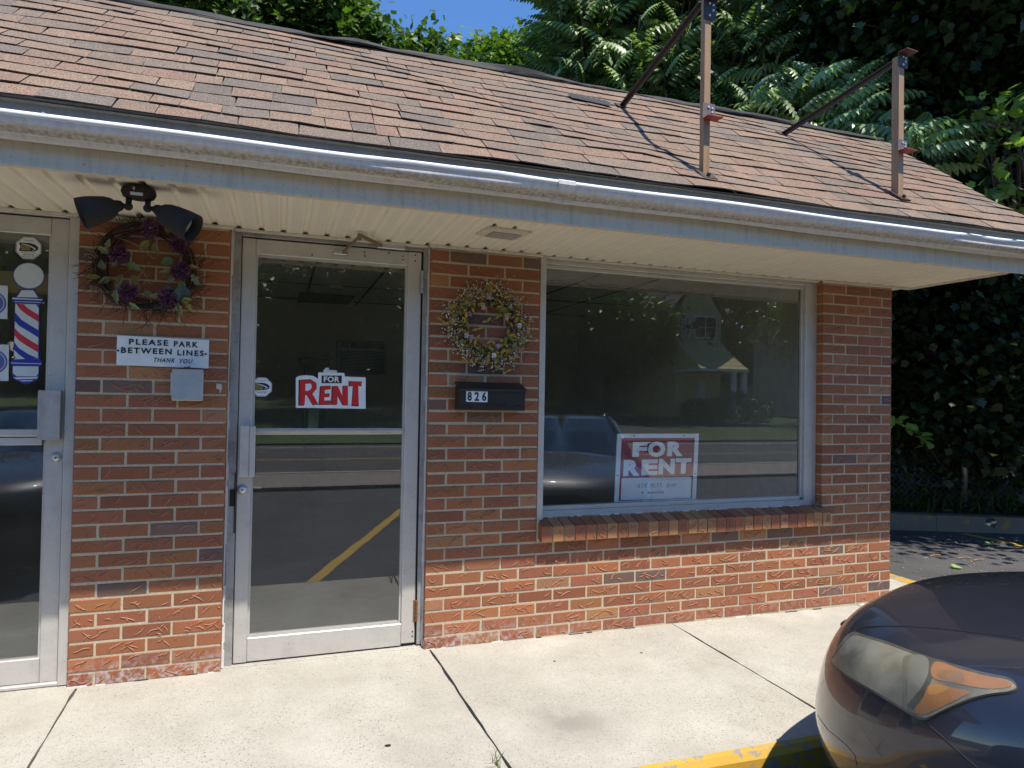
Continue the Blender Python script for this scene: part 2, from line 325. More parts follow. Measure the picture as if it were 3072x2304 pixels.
# ================================================================== GROUND
C = .06773; HB = .10668            # brick course, half brick pitch
def zs_(x): return -.064-.006*max(x, 0)      # top of the walk
mb = MB(); mb.box(-150, 150, -150, 150, -.6, -.29); tag(build(mb, 'ground', M['grass']), kind='structure')
mb = MB(); mb.box(-14, 20, -7.0, 16, -.285, -.2); tag(build(mb, 'parking_lot', M['asphalt']), kind='structure')
mb = MB()
cuts = [-6.2, -4.75, -3.2, -1.612, .033, 1.545, 3.0, 4.0]; gap = .011
for i in range(len(cuts)-1):
    ys = np.linspace(-1.348, .30, 22)
    def edge(x, s, e):
        return [x+s*gap+(random.uniform(-.0035, .0035) if 0 < k < 21 else 0)+(y*(-.035) if e in (3, 4) else 0) for k, y in enumerate(ys)]
    L, R = edge(cuts[i], .5, i), edge(cuts[i+1], -.5, i+1)
    b = []; top = []
    for k, y in enumerate(ys): top.append([(L[k], y, zs_(L[k])), (R[k], y, zs_(R[k]))])
    for k in range(21):
        a0, a1, b0, b1 = top[k][0], top[k][1], top[k+1][0], top[k+1][1]; dn = lambda p: (p[0], p[1], p[2]-.09)
        mb.add([a0, a1, b1, b0], [(0,1,2,3)]); mb.add([a0, b0, dn(b0), dn(a0)], [(0,1,2,3)]); mb.add([b1, a1, dn(a1), dn(b1)], [(0,1,2,3)])
    for k in (0, 21):
        p, q = top[k]; mb.add([p, q, (q[0],q[1],q[2]-.1), (p[0],p[1],p[2]-.1)], [(0,1,2,3)])
mb.box(3.37, 4.0, .31, 4.5, -.19, -.136)
tag(build(mb, 'sidewalk', M['concrete']), kind='structure')
mb = MB(); mb.box(-6.2, 3.99, -1.32, .28, -.199, -.145); tag(build(mb, 'joint_soil', M['dirt']), kind='structure')
mb = MB()     # kerb along the walk: rounded painted edge
xs = list(np.linspace(-6.2, 4.05, 60)); wv = {round(x, 3): random.uniform(-.006, .006) for x in xs}
b = len(mb.v)
for i in range(len(xs)-1):
    for k in range(4):
        def pr(x):
            z = zs_(x); w = wv[round(x, 3)]; return [(x, -1.349, z+.001), (x, -1.368+w, z-.006), (x, -1.386+w, z-.03), (x, -1.394+w*.5, -.199), (x, -1.34, -.199)]
        p, q = pr(xs[i]), pr(xs[i+1]); mb.add([p[k], q[k], q[k+1], p[k+1]], [(0,3,2,1)])
for k in range(14):      # along the side of the shop
    y0, y1 = -1.37+k*.4, -1.37+(k+1)*.4; z = -.136 if y0 > .2 else zs_(4)
    mb.hexa([(4.005,y0,-.199),(4.16,y0,-.199),(4.16,y1,-.199),(4.005,y1,-.199),(4.005,y0,z),(4.13,y0,z),(4.13,y1,z),(4.005,y1,z)])
tag(build(mb, 'kerb', M['yellow_kerb']), kind='structure')
def ribbon(name, pts, w, z, mat, kind='structure'):
    mb = MB(); n = len(pts)
    for i, (x, y) in enumerate(pts):
        a = pts[max(i-1, 0)]; c_ = pts[min(i+1, n-1)]; d = Vector((c_[0]-a[0], c_[1]-a[1])).normalized(); j = 1+random.uniform(-.06, .06)
        mb.v += [(x-d.y*w/2*j, y+d.x*w/2*j, z), (x+d.y*w/2*j, y-d.x*w/2*j, z)]
    for i in range(n-1): mb.f.append((2*i, 2*i+1, 2*i+3, 2*i+2)); mb.mi.append(0); mb.c.append(None)
    return tag(build(mb, name, mat), kind=kind)
def lerp2(a, b, n, wob=0.): return [(a[0]+(b[0]-a[0])*i/n+random.uniform(-wob, wob), a[1]+(b[1]-a[1])*i/n) for i in range(n+1)]
for dx in (0, -3.1, 3.1): ribbon('parking_line', lerp2((-.62+dx, -1.5), (1.25+dx, -6.2), 24, .008), .1, -.196, M['yellow_line'])
ribbon('parking_line', lerp2((6.72, 2.05), (6.75, -.9), 12, .008), .1, -.196, M['yellow_line'])
# brick paver verge, road, far verge behind the viewer
t = NT('paver'); v = t.coord(); br = t.n('ShaderNodeTexBrick'); br.inputs['Scale'].default_value = 4; br.inputs['Color1'].default_value = (.34,.27,.22,1); br.inputs['Color2'].default_value = (.25,.19,.16,1); br.inputs['Mortar'].default_value = (.14,.12,.1,1); t.l(v, br.inputs[0]); t.set(t.mix(t.ramp(t.noise(v, 3, 4), [(.3, 0.), (.7, .4)]), br.outputs[0], (.4,.36,.3)), .9)
mb = MB(); mb.box(-60, 60, -8.75, -7.0, -.285, -.14); tag(build(mb, 'paver_verge', t.m), kind='structure')
mb = MB(); mb.box(-60, 60, -8.9, -8.755, -.285, -.13); tag(build(mb, 'road_kerb', M['concrete']), kind='structure')
mb = MB(); mb.box(-60, 60, -16.8, -8.905, -.285, -.25); tag(build(mb, 'road', M['asphalt']), kind='structure')
ribbon('road_edge_line', lerp2((-50, -9.6), (50, -9.4), 20), .12, -.246, M['white_line'])
ribbon('road_centre_line', lerp2((-50, -12.5), (50, -12.3), 20), .12, -.246, M['yellow_line'])
ribbon('road_edge_line', lerp2((-50, -15.9), (50, -15.8), 20), .12, -.246, M['white_line'])
mb = MB(); mb.add([(-60,-16.8,-.2),(60,-16.8,-.2),(60,-60,1.6),(-60,-60,1.6)], [(0,1,2,3)]); tag(build(mb, 'lawn', M['grass']), kind='structure')
mb = MB(); mb.add([(9,-16.81,-.19),(13.5,-16.81,-.19),(20.5,-40,.80),(16,-40,.80)], [(0,1,2,3)]); tag(build(mb, 'driveway', M['asphalt']), kind='structure')
# the bank beyond the lot
mb = MB(); A, B_ = (3.3, 3.75), (12.0, -.15); nx, ny = .41, .912
mb.hexa([(A[0],A[1],-.285),(B_[0],B_[1],-.285),(B_[0]+nx*25,B_[1]+ny*25,-.285),(A[0]+nx*25,A[1]+ny*25,-.285),(A[0]+nx*.05,A[1]+ny*.05,-.03),(B_[0]+nx*.05,B_[1]+ny*.05,-.03),(B_[0]+nx*25,B_[1]+ny*25,1.0),(A[0]+nx*25,A[1]+ny*25,1.0)])
tag(build(mb, 'bank', M['dirt']), kind='structure')
mb = MB()
for i in range(16):
    f0, f1 = i/16, (i+1)/16; p = [A[0]+(B_[0]-A[0])*f0, A[1]+(B_[1]-A[1])*f0]; q = [A[0]+(B_[0]-A[0])*f1-.004, A[1]+(B_[1]-A[1])*f1]
    j = random.uniform(-.01, .01)
    mb.hexa([(p[0]-.02,p[1]-.05+j,-.199),(q[0]-.02,q[1]-.05+j,-.199),(q[0]+nx*.14,q[1]+ny*.14,-.199),(p[0]+nx*.14,p[1]+ny*.14,-.199),(p[0],p[1]-.03+j,-.02+j),(q[0],q[1]-.03+j,-.02-j*.4),(q[0]+nx*.14,q[1]+ny*.14,-.015),(p[0]+nx*.14,p[1]+ny*.14,-.015)])
tag(build(mb, 'lot_kerb', M['old_kerb']), kind='structure')

# ================================================================== THE SHOP
shop = thing('brick_shop', 'long low brick shop building with shingled roof, gutter and glass doors', 'building', (0, 0, 0))
RED = [(.318,.113,.047), (.288,.101,.044), (.338,.126,.049), (.306,.106,.050), (.266,.092,.042), (.328,.121,.050)]
ORG = [(.39,.19,.08), (.37,.17,.075), (.34,.16,.08)]
DRK = [(.14,.082,.066), (.17,.105,.08), (.125,.075,.068)]
def brick_col():
    r = random.random(); c = random.choice(DRK if r < .04 else ORG if r < .10 else RED); k = random.uniform(.86, 1.14)
    return tuple(x*k*random.uniform(.95, 1.05) for x in c)
def brick(mb, x0, x1, z0, z1, yb=.08, col=None):
    y = random.uniform(-.0022, .0014); c = .0028; j = lambda: random.uniform(-.0012, .0012)
    f = [(x0+c+j(), y, z0+c+j()), (x1-c+j(), y, z0+c+j()), (x1-c+j(), y, z1-c+j()), (x0+c+j(), y, z1-c+j())]
    e = [(x0, y+c, z0), (x1, y+c, z0), (x1, y+c, z1), (x0, y+c, z1)]; k = [(p[0], yb, p[2]) for p in e]
    mb.add(f+e+k, [(0,1,2,3)]+[(i+4, (i+1) % 4+4, (i+1) % 4, i) for i in range(4)]+[(i+8, (i+1) % 4+8, (i+1) % 4+4, i+4) for i in range(4)], 0, col)
    return y
def grooves(mb, x0, x1, z0, z1, y):
    """bark-like raked marks pressed into the brick face"""
    w, h = x1-x0, z1-z0
    for _ in range(max(1, int(w/.2*random.choice([3, 6, 8, 9, 11])))):
        n = random.randint(4, 7); px, pz = x0+random.uniform(.04, .9)*w, z0+random.uniform(.1, .9)*h
        a = random.choice([1, 1, -1])*random.uniform(.25, 1.0); L = random.uniform(.025, .12); bend = random.uniform(-1.6, 1.6); pts = []
        for i in range(n):
            pts.append((px, pz)); a2 = a+bend*(i/n-.3)+random.uniform(-.25, .25); px += cos(a2)*L/n; pz += sin(a2)*L/n
            if not (x0+.005 < px < x1-.005 and z0+.004 < pz < z1-.004): break
        if len(pts) < 3: continue
        b = len(mb.v)
        for i, (qx, qz) in enumerate(pts):
            ta = pts[min(i+1, len(pts)-1)]; tb = pts[max(i-1, 0)]; d = Vector((ta[0]-tb[0], ta[1]-tb[1])); d = d.normalized() if d.length else Vector((1, 0))
            ww = random.uniform(.0024, .0036)*(.4 if i in (0, len(pts)-1) else 1)
            mb.v += [(qx-d.y*ww, y-.0003, qz+d.x*ww), (qx, y-.0036, qz), (qx+d.y*ww, y-.0003, qz-d.x*ww)]
        for i in range(len(pts)-1):
            for s in (0, 1): mb.f.append((b+3*i+s, b+3*i+3+s, b+3*i+4+s, b+3*i+1+s)); mb.mi.append(2); mb.c.append(None)
def wall(mb, x0, x1, k0, k1, par, u0=0., marks=True):
    for k in range(k0, k1+1):
        z0, z1 = k*C+.005, (k+1)*C-.005
        odd = (k % 2 == 0) ^ par; xs = [x0]; u = int(math.floor((x0-u0)/HB))-2
        while True:
            x = u0+u*HB
            if x > x1-.03: break
            if (u % 2 == 1) == odd and x > x0+.03: xs.append(x)
            u += 1
        xs.append(x1); zt = min(z1, 2.122)
        for i in range(len(xs)-1):
            a = xs[i]+(.005 if i else 0)+random.uniform(-.0015, .0015)*(i > 0); b_ = xs[i+1]-(.005 if i < len(xs)-2 else 0)
            y = brick(mb, a, b_, z0, zt, col=brick_col())
            if marks: grooves(mb, a, b_, z0, zt, y)
    mb.box(x0+.004, x1-.004, .0022, .16, (k0*C-.03 if k0 < 0 else k0*C+.0004), min((k1+1)*C, 2.118), 1)
bw = MB()
wall(bw, -1.651, -1.004, -1, 31, True, -1.651)
wall(bw, .002, 3.291, -1, 6, False); wall(bw, 0.002, .640, 7, 31, False); wall(bw, 2.684, 3.291, 7, 31, False)
wall(bw, -6.0, -2.76, -1, 31, False, -6.0, marks=False)
for k in range(-1, 32):            # the end wall running back, stretcher bond
    z0, z1 = k*C+.005, min((k+1)*C-.005, 2.122); y = .085 if k % 2 else .19
    while y < 3.0:
        bw.box(3.215, 3.2905+random.uniform(-.001, .001), y, y+.2033, z0, z1, 0, brick_col()); y += .2133
bw.box(3.19, 3.288, .161, 8, -.15, 2.12, 1); bw.box(-6, 3.29, 7.95, 8.1, -.2, 3.2, 1); bw.box(-6.1, -6.0, 0, 8, -.2, 3.2, 1)
bw.box(-6, 3.29, .17, .3, 2.13, 2.35, 1)
# lime crust and old paint where wall meets walk
for seg in ((-1.65, -1.01), (.01, 3.2)):
    x = seg[0]
    while x < seg[1]:
        w = random.uniform(.02, .11); d = random.uniform(.002, .01); z = zs_(x)
        bw.box(x, x+w, -d*.6-.001, .002, z-.004, z+random.uniform(.001, .005), random.choice([3, 4, 4, 1])); x += w+random.uniform(.02, .22)
build(bw, 'brick_wall', [M['brick'], M['mortar'], M['groove'], M['caulk'], M['dark_gap']], shop)

# ---- window sill of rowlock bricks
mb = MB(); n = 30; X0, X1 = .646, 2.702; w = (X1-X0)/n
for i in range(n):
    a, b_ = X0+i*w+.004, X0+(i+1)*w-.004; c = brick_col() if random.random() > .35 else random.choice(ORG); j = random.uniform(-.003, .003)
    mb.hexa([(a,-.062+j,.489),(b_,-.062+j,.489),(b_,.03,.50),(a,.03,.50),(a,-.062+j,.573+j*.4),(b_,-.062+j,.573+j*.4),(b_,.075,.611),(a,.075,.611)], 0, c)
    g0 = len(mb.v); grooves(mb, a, b_, .49, .572, -.0625+j)
    grooves(mb, a, b_, .50, .56, -.0625+j)
mb.box(.6405, .66, -.001, .079, .4745, .60, 1); mb.hexa([(X0+.009,-.055,.492),(X1-.009,-.055,.492),(X1-.009,.08,.50),(X0+.009,.08,.50),(X0+.009,-.055,.567),(X1-.009,-.055,.567),(X1-.009,.08,.604),(X0+.009,.08,.604)], 1)
sill = build(mb, 'window_sill', [M['brick'], M['mortar'], M['groove']], shop)

# ---- shop window
mb = MB()
mb.cbox(.642, .679, .004, .13, .600, 2.118, .002); mb.cbox(2.588, 2.684, .055, .13, .600, 2.118, .002); mb.cbox(2.570, 2.600, .073, .12, .655, 2.075, .002)
mb.cbox(.679, 2.588, .055, .13, .600, .640, .003); mb.cbox(.679, 2.570, .070, .12, .640, .665, .003)
mb.cbox(.679, 2.588, .050, .13, 2.082, 2.118, .002); mb.cbox(.679, 2.588, .066, .12, 2.060, 2.082, .002)
for i in range(40):
    x = .68+i*.048; mb.box(x, x+random.uniform(.02, .048), .046, .056, .594, .600+random.uniform(.0, .009), 1)
win = build(mb, 'window', [M['alum'], M['caulk']], shop)
mb = MB(); mb.box(.676, 2.575, .088, .094, .66, 2.064); mb.mi[2] = 1; build(mb, 'pane', [M['glass'], M['glass_dusty']], win)
mb = MB(); mb.box(2.5665, 2.5695, .094, .1, .68, 2.06); build(mb, 'gasket', M['dark_gap'], win)

# ---- glass door of the empty unit
mb = MB()
YD = .052
mb.cbox(-.953, -.889, YD, .096, -.052, 2.084, .003); mb.cbox(-.114, -.040, YD, .096, -.040, 2.084, .003)
mb.cbox(-.8885, -.1145, YD+.001, .095, -.050, .068, .003); mb.cbox(-.8885, -.1145, YD+.001, .095, 2.006, 2.083, .003)
for x0, x1, z0, z1 in ((-.889,-.878,.068,2.006), (-.126,-.114,.068,2.006)): mb.box(x0, x1, YD+.012, .09, z0, z1)
mb.box(-.878, -.126, YD+.012, .09, .068, .080); mb.box(-.878, -.126, YD+.012, .09, 1.994, 2.006)
for px, py in ((1142,143),(1220,150),(1398,175),(1404,243),(1404,278),(1765,280),(1765,313),(1765,212),(1881,270),(1881,325),(905,268),(1636,250)):
    p = at(650+px/3.16, 680+py/3.16, 1, .0515); mb.lathe([(.0, 0), (.0045, 0)], (p.x, .0505, p.z), (0, 1, 0), 8, 1)
for x, z in ((-.052, .02), (-.052, -.005)): mb.lathe([(.0, 0), (.0045, 0)], (x, .0505, z), (0, 1, 0), 8, 1)
door = build(mb, 'glass_door', [M['alum'], M['dark_gap']], shop)
mb = MB(); mb.box(-.882, -.122, .072, .078, .074, 2.0); mb.mi[2] = 1; build(mb, 'pane', [M['glass'], M['glass_dusty']], door)
mb = MB(); mb.cbox(-.878, -.126, YD-.004, .070, 1.090, 1.122, .004); mb.cbox(-.878, -.126, YD-.010, YD-.004, 1.100, 1.113, .002); build(mb, 'push_bar', M['alum'], door)
mb = MB(); mb.cbox(-.940, -.897, .004, .014, .884, 1.138, .003); mb.cbox(-.897, -.893, .006, .016, .884, 1.138, .001); mb.cbox(-.893, -.869, .000, .012, .884, 1.138, .004); mb.cbox(-.940, -.932, .014, .052, .888, 1.134, .001); build(mb, 'pull_handle', M['alum'], door)
mb = MB(); mb.lathe([(.0, -.016), (.012, -.016), (.014, -.012), (.021, -.010), (.0225, -.004), (.0225, .0)], (-.928, .052, .816), (0, 1, 0), 20)
mb.lathe([(.0, -.018), (.0035, -.018), (.004, -.015)], (-.928, .052, .812), (0, 1, 0), 8, 1); build(mb, 'lock', [M['steel'], M['black_plastic']], door, smooth=True)
mb = MB(); mb.tube([(-.885, .10, .818), (-.845, .105, .815), (-.838, .105, .814)], [.009, .006, .004], 8); build(mb, 'lever', M['alum'], door, smooth=True)
def hinge(z0, z1, rusty=False):
    mb = MB()
    for i in range(5): mb.lathe([(.0, 0), (.0075, .001), (.0075, (z1-z0)/5-.002), (0, (z1-z0)/5-.001)], (-.034, .044, z0+i*(z1-z0)/5), (0, 0, 1), 10)
    mb.box(-.05, -.034, .048, .0515, z0, z1); return build(mb, 'hinge', M['rust'] if rusty else M['steel'], door, smooth=False)
hinge(1.86, 1.985); hinge(.075, .19, True)
# closer arm above the door
P0 = at(650+1200/3.16, 680+243/3.16, 1, .035); P1 = at(650+1355/3.16, 680+90/3.16, 1, -.16); P2 = at(650+1575/3.16, 680+185/3.16, 1, .03)
mb = MB(); mb.bar(P0, P1, .008, .016); mb.bar(P1+Vector((0,-.006,.004)), P2, .007, .018); mb.lathe([(0, -.02), (.011, -.02), (.011, .012), (0, .012)], P1, (0, 0, 1), 10)
mb.cbox(P0.x-.05, P0.x+.022, .036, .052, P0.z-.012, P0.z+.012, .003, 1); mb.cbox(P2.x-.03, P2.x+.12, .02, .05, P2.z-.012, P2.z+.018, .003, 1)
build(mb, 'closer_arm', [M['bronze'], M['steel']], door)
# jambs and head of that doorway
mb = MB()
mb.cbox(-.996, -.9565, .045, .13, -.06, 2.118, .002); mb.cbox(-.030, -.003, .045, .13, -.05, 2.118, .002); mb.cbox(-.9565, -.030, .048, .13, 2.090, 2.118, .002); mb.box(-.958, -.954, .06, .12, -.05, 2.09, 2)
mb.box(-.040, -.032, .06, .12, -.04, 2.09, 2)
for s, xx in ((0, -1.0035), (1, -.003)):
    z = -.06
    while z < 2.1:
        h = random.uniform(.03, .14); w = random.uniform(.005, .013); mb.box(xx-(w if s else 0)+(.006 if s else 0), xx+(0 if s else w)+(.006 if s else 0), .035+random.uniform(-.006, .004), .055, z, z+h, 1); z += h
fr = build(mb, 'door_frame', [M['alum_dirty'], M['caulk'], M['dark_gap']], shop)
mb = MB(); mb.box(-.984, -.958, .040, .0455, .735, .818); mb.box(-.976, -.964, .036, .040, .752, .80); mb.box(-.963, -.957, .040, .0455, .60, .90); build(mb, 'strike_plate', M['black_plastic'], fr)
mb = MB(); mb.cbox(-1.0, -.004, .03, .13, -.10, -.058, .004); build(mb, 'threshold', M['concrete'], fr)

# ---- glass door of the barber shop
mb = MB()
mb.cbox(-1.775, -1.703, YD, .096, -.045, 2.098, .003); mb.cbox(-2.62, -1.776, YD+.001, .095, 2.016, 2.097, .003); mb.cbox(-2.62, -1.776, YD+.001, .095, -.043, .068, .003); mb.cbox(-2.69, -2.62, YD, .096, -.045, 2.098, .003)
mb.box(-1.786, -1.775, YD+.012, .09, .068, 2.016)
bdoor = build(mb, 'glass_door', M['alum'], shop)
mb = MB(); mb.box(-2.615, -1.779, .072, .078, .07, 2.018); mb.mi[2] = 1; build(mb, 'pane', [M['glass'], M['glass_dusty']], bdoor)
mb = MB(); mb.cbox(-2.6, -1.787, YD-.012, .066, 1.085, 1.118, .004); mb.cbox(-2.6, -1.79, YD-.002, .07, 1.045, 1.080, .003); build(mb, 'push_bar', M['alum'], bdoor)
mb = MB(); n = 26; ribs = []
for i in range(n+1):
    f = i/n; x = -1.797+f*.087; y = .006-.014*sin(pi*f)-(.0022 if i % 2 else 0); ribs.append((x, y))
ribs.append((-1.712, .05)); ribs.append((-1.792, .05)); b = [(x, y, 1.072) for x, y in ribs]+[(x, y, 1.297) for x, y in ribs]; k = len(ribs)
mb.add(b, [tuple(range(k))[::-1], tuple(range(k, 2*k))]+[(i, (i+1) % k, (i+1) % k+k, i+k) for i in range(k)]); build(mb, 'pull_handle', plain('ribbed_alum', (.42,.40,.38), .5, .3), bdoor)
mb = MB(); mb.lathe([(.0, -.014), (.011, -.014), (.013, -.010), (.019, -.008), (.021, -.003), (.021, .0)], (-1.731, .052, .989), (0, 1, 0), 20); mb.lathe([(0, -.016), (.004, -.016), (.004, -.012)], (-1.731, .052, .986), (0, 1, 0), 8, 1); build(mb, 'lock', [M['steel'], M['black_plastic']], bdoor, smooth=True)
mb = MB(); mb.cbox(-2.62, -1.69, .035, .06, -.062, -.044, .004); build(mb, 'door_sweep', M['alum'], bdoor)
mb = MB()
mb.cbox(-1.6985, -1.655, .030, .13, -.06, 2.118, .003); mb.cbox(-2.75, -1.6985, .034, .13, 2.103, 2.118, .002); mb.cbox(-2.75, -2.695, .03, .13, -.06, 2.1025, .003); mb.box(-1.703, -1.699, .07, .12, -.05, 2.1, 1); mb.box(-2.69, -1.70, .07, .12, 2.0985, 2.1028, 1); mb.box(-2.69, -1.70, .05, .12, -.1, -.062, 1)
build(mb, 'door_frame', [M['alum'], M['dark_gap']], shop)

# ---- soffit, trims, fascia, gutter
ZS = 2.121; YF = -.70
mb = MB(); x = -6.042; prof = []
while x < 3.45: prof += [(x, 0), (x+.074, 0), (x+.082, .013), (x+.098, .013)]; x += .106
prof = [p for p in prof if p[0] < 3.45]+[(3.45, 0)]
for i in range(len(prof)-1):
    (xa, za), (xb, zb) = prof[i], prof[i+1]
    mb.add([(xa, YF, ZS+za), (xb, YF, ZS+zb), (xb, .16, ZS+zb), (xa, .16, ZS+za)], [(0,3,2,1)])
sof = build(mb, 'soffit', M['soffit'], shop)
mb = MB()
for a, b_ in ((-1.665, -.99), (-.008, .652), (2.672, 3.452)): mb.cbox(a, b_, -.016, .004, 2.106, 2.1205, .002)
for a, b_ in ((-2.76, -1.665), (-.99, -.008), (.652, 2.672)): mb.cbox(a, b_, .018, .045, 2.1085, 2.1208, .002)
mb.cbox(-6, 3.462, YF-.004, YF+.022, 2.112, 2.1205, .002); mb.cbox(3.448, 3.462, YF+.023, .0, 2.108, 2.135, .002)
build(mb, 'soffit_trim', M['trim_cream'], shop)
mb = MB()      # blank cover plate hanging loose under the soffit
q = [(.150,-.345), (.170,-.520), (.395,-.500), (.375,-.322)]; w = [(.200,-.35), (.211,-.455), (.365,-.44), (.352,-.33)]
mb.hexa([(x, y, 2.111) for x, y in q]+[(x, y, 2.1205) for x, y in q]); mb.hexa([(x, y, 2.106) for x, y in w]+[(x, y, 2.1105) for x, y in w], 1)
build(mb, 'cover_plate', [M['trim_cream'], plain('plate_grey', (.36,.34,.30), .6)], sof)
mb = MB(); mb.box(-6, 3.80, YF-.012, YF-.0005, 2.1105, 2.352); mb.box(-6, 3.80, YF-.016, YF-.0122, 2.1105, 2.122); fas = build(mb, 'fascia', M['fascia'], shop)
mb = MB(); mb.sweepx([(-.7125, 2.262), (-.7155, 2.30), (-.722, 2.338), (-.745, 2.352), (-.69, 2.362)], [-6+.33*i for i in range(31)], 0, None, lambda x, k: (random.uniform(-.0015, .0015), random.uniform(-.002, .002))); build(mb, 'drip_edge', metal_paint('drip_edge_grey', (.25,.24,.225), .5, .6, streak=True), fas)
def gw(x, k):     # old gutter: slow waves, a few dents
    dz = .003*sin(x*1.7)+.002*sin(x*5.1+1); dy = .003*sin(x*2.3+.5)
    for xc, wd_, dp in ((-.25, .25, .016), (.12, .15, .013), (1.25, .3, .005), (2.95, .16, .018), (3.4, .28, .020)):
        g = math.exp(-((x-xc)/wd_)**2)
        if k in (3, 4, 5): dy -= dp*g*(1.5 if k == 4 else .8)
    return dy, dz
xs = list(np.arange(-6, 3.82, .06))
mb = MB(); mb.sweepx([(-.714, 2.203), (-.767, 2.194), (-.770, 2.207), (-.781, 2.213), (-.804, 2.219), (-.823, 2.230), (-.8305, 2.241), (-.832, 2.252)], xs, 0, None, gw)
mb.sweepx([(-.7135, 2.261), (-.7135, 2.206), (-.76, 2.203), (-.77, 2.216), (-.80, 2.224), (-.825, 2.251)], xs, 1, None, gw)
gut = build(mb, 'gutter', [M['gutter'], M['galv']], shop, smooth=True)
mb = MB(); mb.sweepx([(-.832, 2.2515), (-.839, 2.254), (-.8395, 2.268), (-.828, 2.274), (-.814, 2.269)], xs, 0, None, gw); build(mb, 'gutter_rim', M['gutter_rim'], gut, smooth=True)
mb = MB()
for xx in (.415, .455):
    mb.sweepx([(-.7145, 2.201), (-.7685, 2.192), (-.7735, 2.207), (-.783, 2.212), (-.806, 2.217), (-.826, 2.229), (-.834, 2.241), (-.8425, 2.253), (-.843, 2.269), (-.829, 2.277)], [xx-.022, xx+.022], 0, None, gw)
build(mb, 'gutter_joint', M['gutter'], gut)
for xx in (-1.56, -1.06, -.42, 2.86):
    mb = MB(); mb.box(xx-.02, xx+.02, -.828, -.70, 2.262, 2.266); mb.lathe([(0, -.012), (.006, -.012), (.006, 0)], (xx, -.825, 2.268), (0, 1, 0), 8); build(mb, 'gutter_hanger', M['galv'], gut)

# ---- roof of laminated shingles
SA = rad(39); ES = Vector((0, cos(SA), sin(SA))); EN = Vector((0, -sin(SA), cos(SA))); RO = Vector((0, -.745, 2.350)); SL = 1.715
def rp(x, s, h=0.): return RO+Vector((x, 0, 0))+ES*s+EN*h
def swell(x, s): return .006*sin(x*1.9+s*3)+.004*sin(x*4.7+s*7+1)+.0025*sin(x*11+s*13)+.013*math.exp(-((x-1.05)/.16)**2-((s-.42)/.13)**2)+.009*math.exp(-((x-3.1)/.25)**2-((s-.1)/.08)**2)+.012*math.exp(-((x+.75)/.12)**2-((s-.14)/.07)**2)
TAB = [(.29,.195,.145), (.31,.205,.15), (.265,.185,.145), (.32,.20,.15), (.30,.18,.14), (.235,.175,.14), (.28,.19,.145), (.205,.16,.135), (.30,.195,.145), (.285,.18,.135), (.25,.18,.145)]
mb = MB(); EXP = .122; nC = int(SL/EXP)+1
def rake(s): return 3.80+.055*s+.012*sin(s*9)
for i in range(nC):
    s0 = i*EXP; s1 = min(s0+EXP+.06, SL+.01); x = -6.05+random.uniform(0, .3); prev = None
    wob = [random.uniform(-.003, .003) for _ in range(80)]
    while x < rake(s0):
        w = random.choice([random.uniform(.10, .18), random.uniform(.16, .27), random.uniform(.2, .32)]); x1 = min(x+w, rake(s0)); 
        thick = random.random() < .5; h0 = .0125 if thick else .0092; col = random.choice(TAB); k = random.uniform(.78, .94); col = (col[0]*k*.91, col[1]*k*.93, col[2]*k*.86)
        drop = random.uniform(-.0015, .0015)+(.003 if thick else 0); ns = max(1, int(w/.08)); sk = random.uniform(-.006, .006); b = len(mb.v)
        for j in range(ns+1):
            xx = x+.0016+(x1-x-.0032)*j/ns; q = swell(xx, s0); q2 = swell(xx, s1); e = s0-drop+random.uniform(-.0014, .0014)
            mb.v += [tuple(rp(xx, e, h0+q-.006)), tuple(rp(xx, e, h0+q)), tuple(rp(xx+sk, s1, .0015+q2)), tuple(rp(xx+sk, s1, q2-.006))]
        for j in range(ns):
            a, c = b+4*j, b+4*j+4
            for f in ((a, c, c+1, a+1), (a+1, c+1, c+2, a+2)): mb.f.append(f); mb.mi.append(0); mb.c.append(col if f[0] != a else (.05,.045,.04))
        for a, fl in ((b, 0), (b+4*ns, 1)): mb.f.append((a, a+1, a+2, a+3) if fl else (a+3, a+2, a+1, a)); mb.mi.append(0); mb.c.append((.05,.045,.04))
        x = x1
mb.add([rp(-6, -.005, -.008), rp(3.82, -.005, -.008), rp(3.90, SL, -.008), rp(-6, SL, -.008)], [(0,1,2,3)], 1)
pr = [rp(-6, SL, 0), rp(3.9, SL, 0), Vector((3.9, 8.3, 3.35)), Vector((-6, 8.3, 3.35))]; mb.add(pr, [(0,1,2,3)], 1)
roof = build(mb, 'roof', [M['shingle'], M['membrane']], shop)
mb = MB(); b = 0; xs = np.arange(-6, 3.86, .05); n = 5
for x in xs:       # ragged black membrane lapping the top edge
    up = .004+.006*sin(x*3.1)+.007*abs(sin(x*7.3+1))+random.uniform(0, .003)+.022*math.exp(-((x-.72)/.16)**2)+.015*math.exp(-((x+.35)/.12)**2); lo = -.004-.008*sin(x*4.3)-random.uniform(0, .006)
    for p in (rp(x, SL+lo, .012), rp(x, SL+.004, .017+up*.4), rp(x, SL+.02, .018+up), rp(x, SL+.06, .004+up*.7), rp(x, SL+.14, -.06)): mb.v.append(tuple(p))
for i in range(len(xs)-1):
    for k in range(n-1): mb.f.append((i*n+k, (i+1)*n+k, (i+1)*n+k+1, i*n+k+1)); mb.mi.append(0); mb.c.append(None)
build(mb, 'ridge_membrane', M['membrane'], roof)
mb = MB(); ce = at(1715, 302, 1, .36)     # torn patch of roofing tar
for k in range(7):
    xx = .93+k*.036; ss = 1.33-k*.006; mb.add([rp(xx, ss-.035, .018), rp(xx+.05, ss-.04, .02), rp(xx+.055, ss+.03, .022), rp(xx+.02, ss+.05, .03), rp(xx-.01, ss+.03, .018)], [(0,1,2,3,4)])
build(mb, 'tar_patch', M['membrane'], roof)
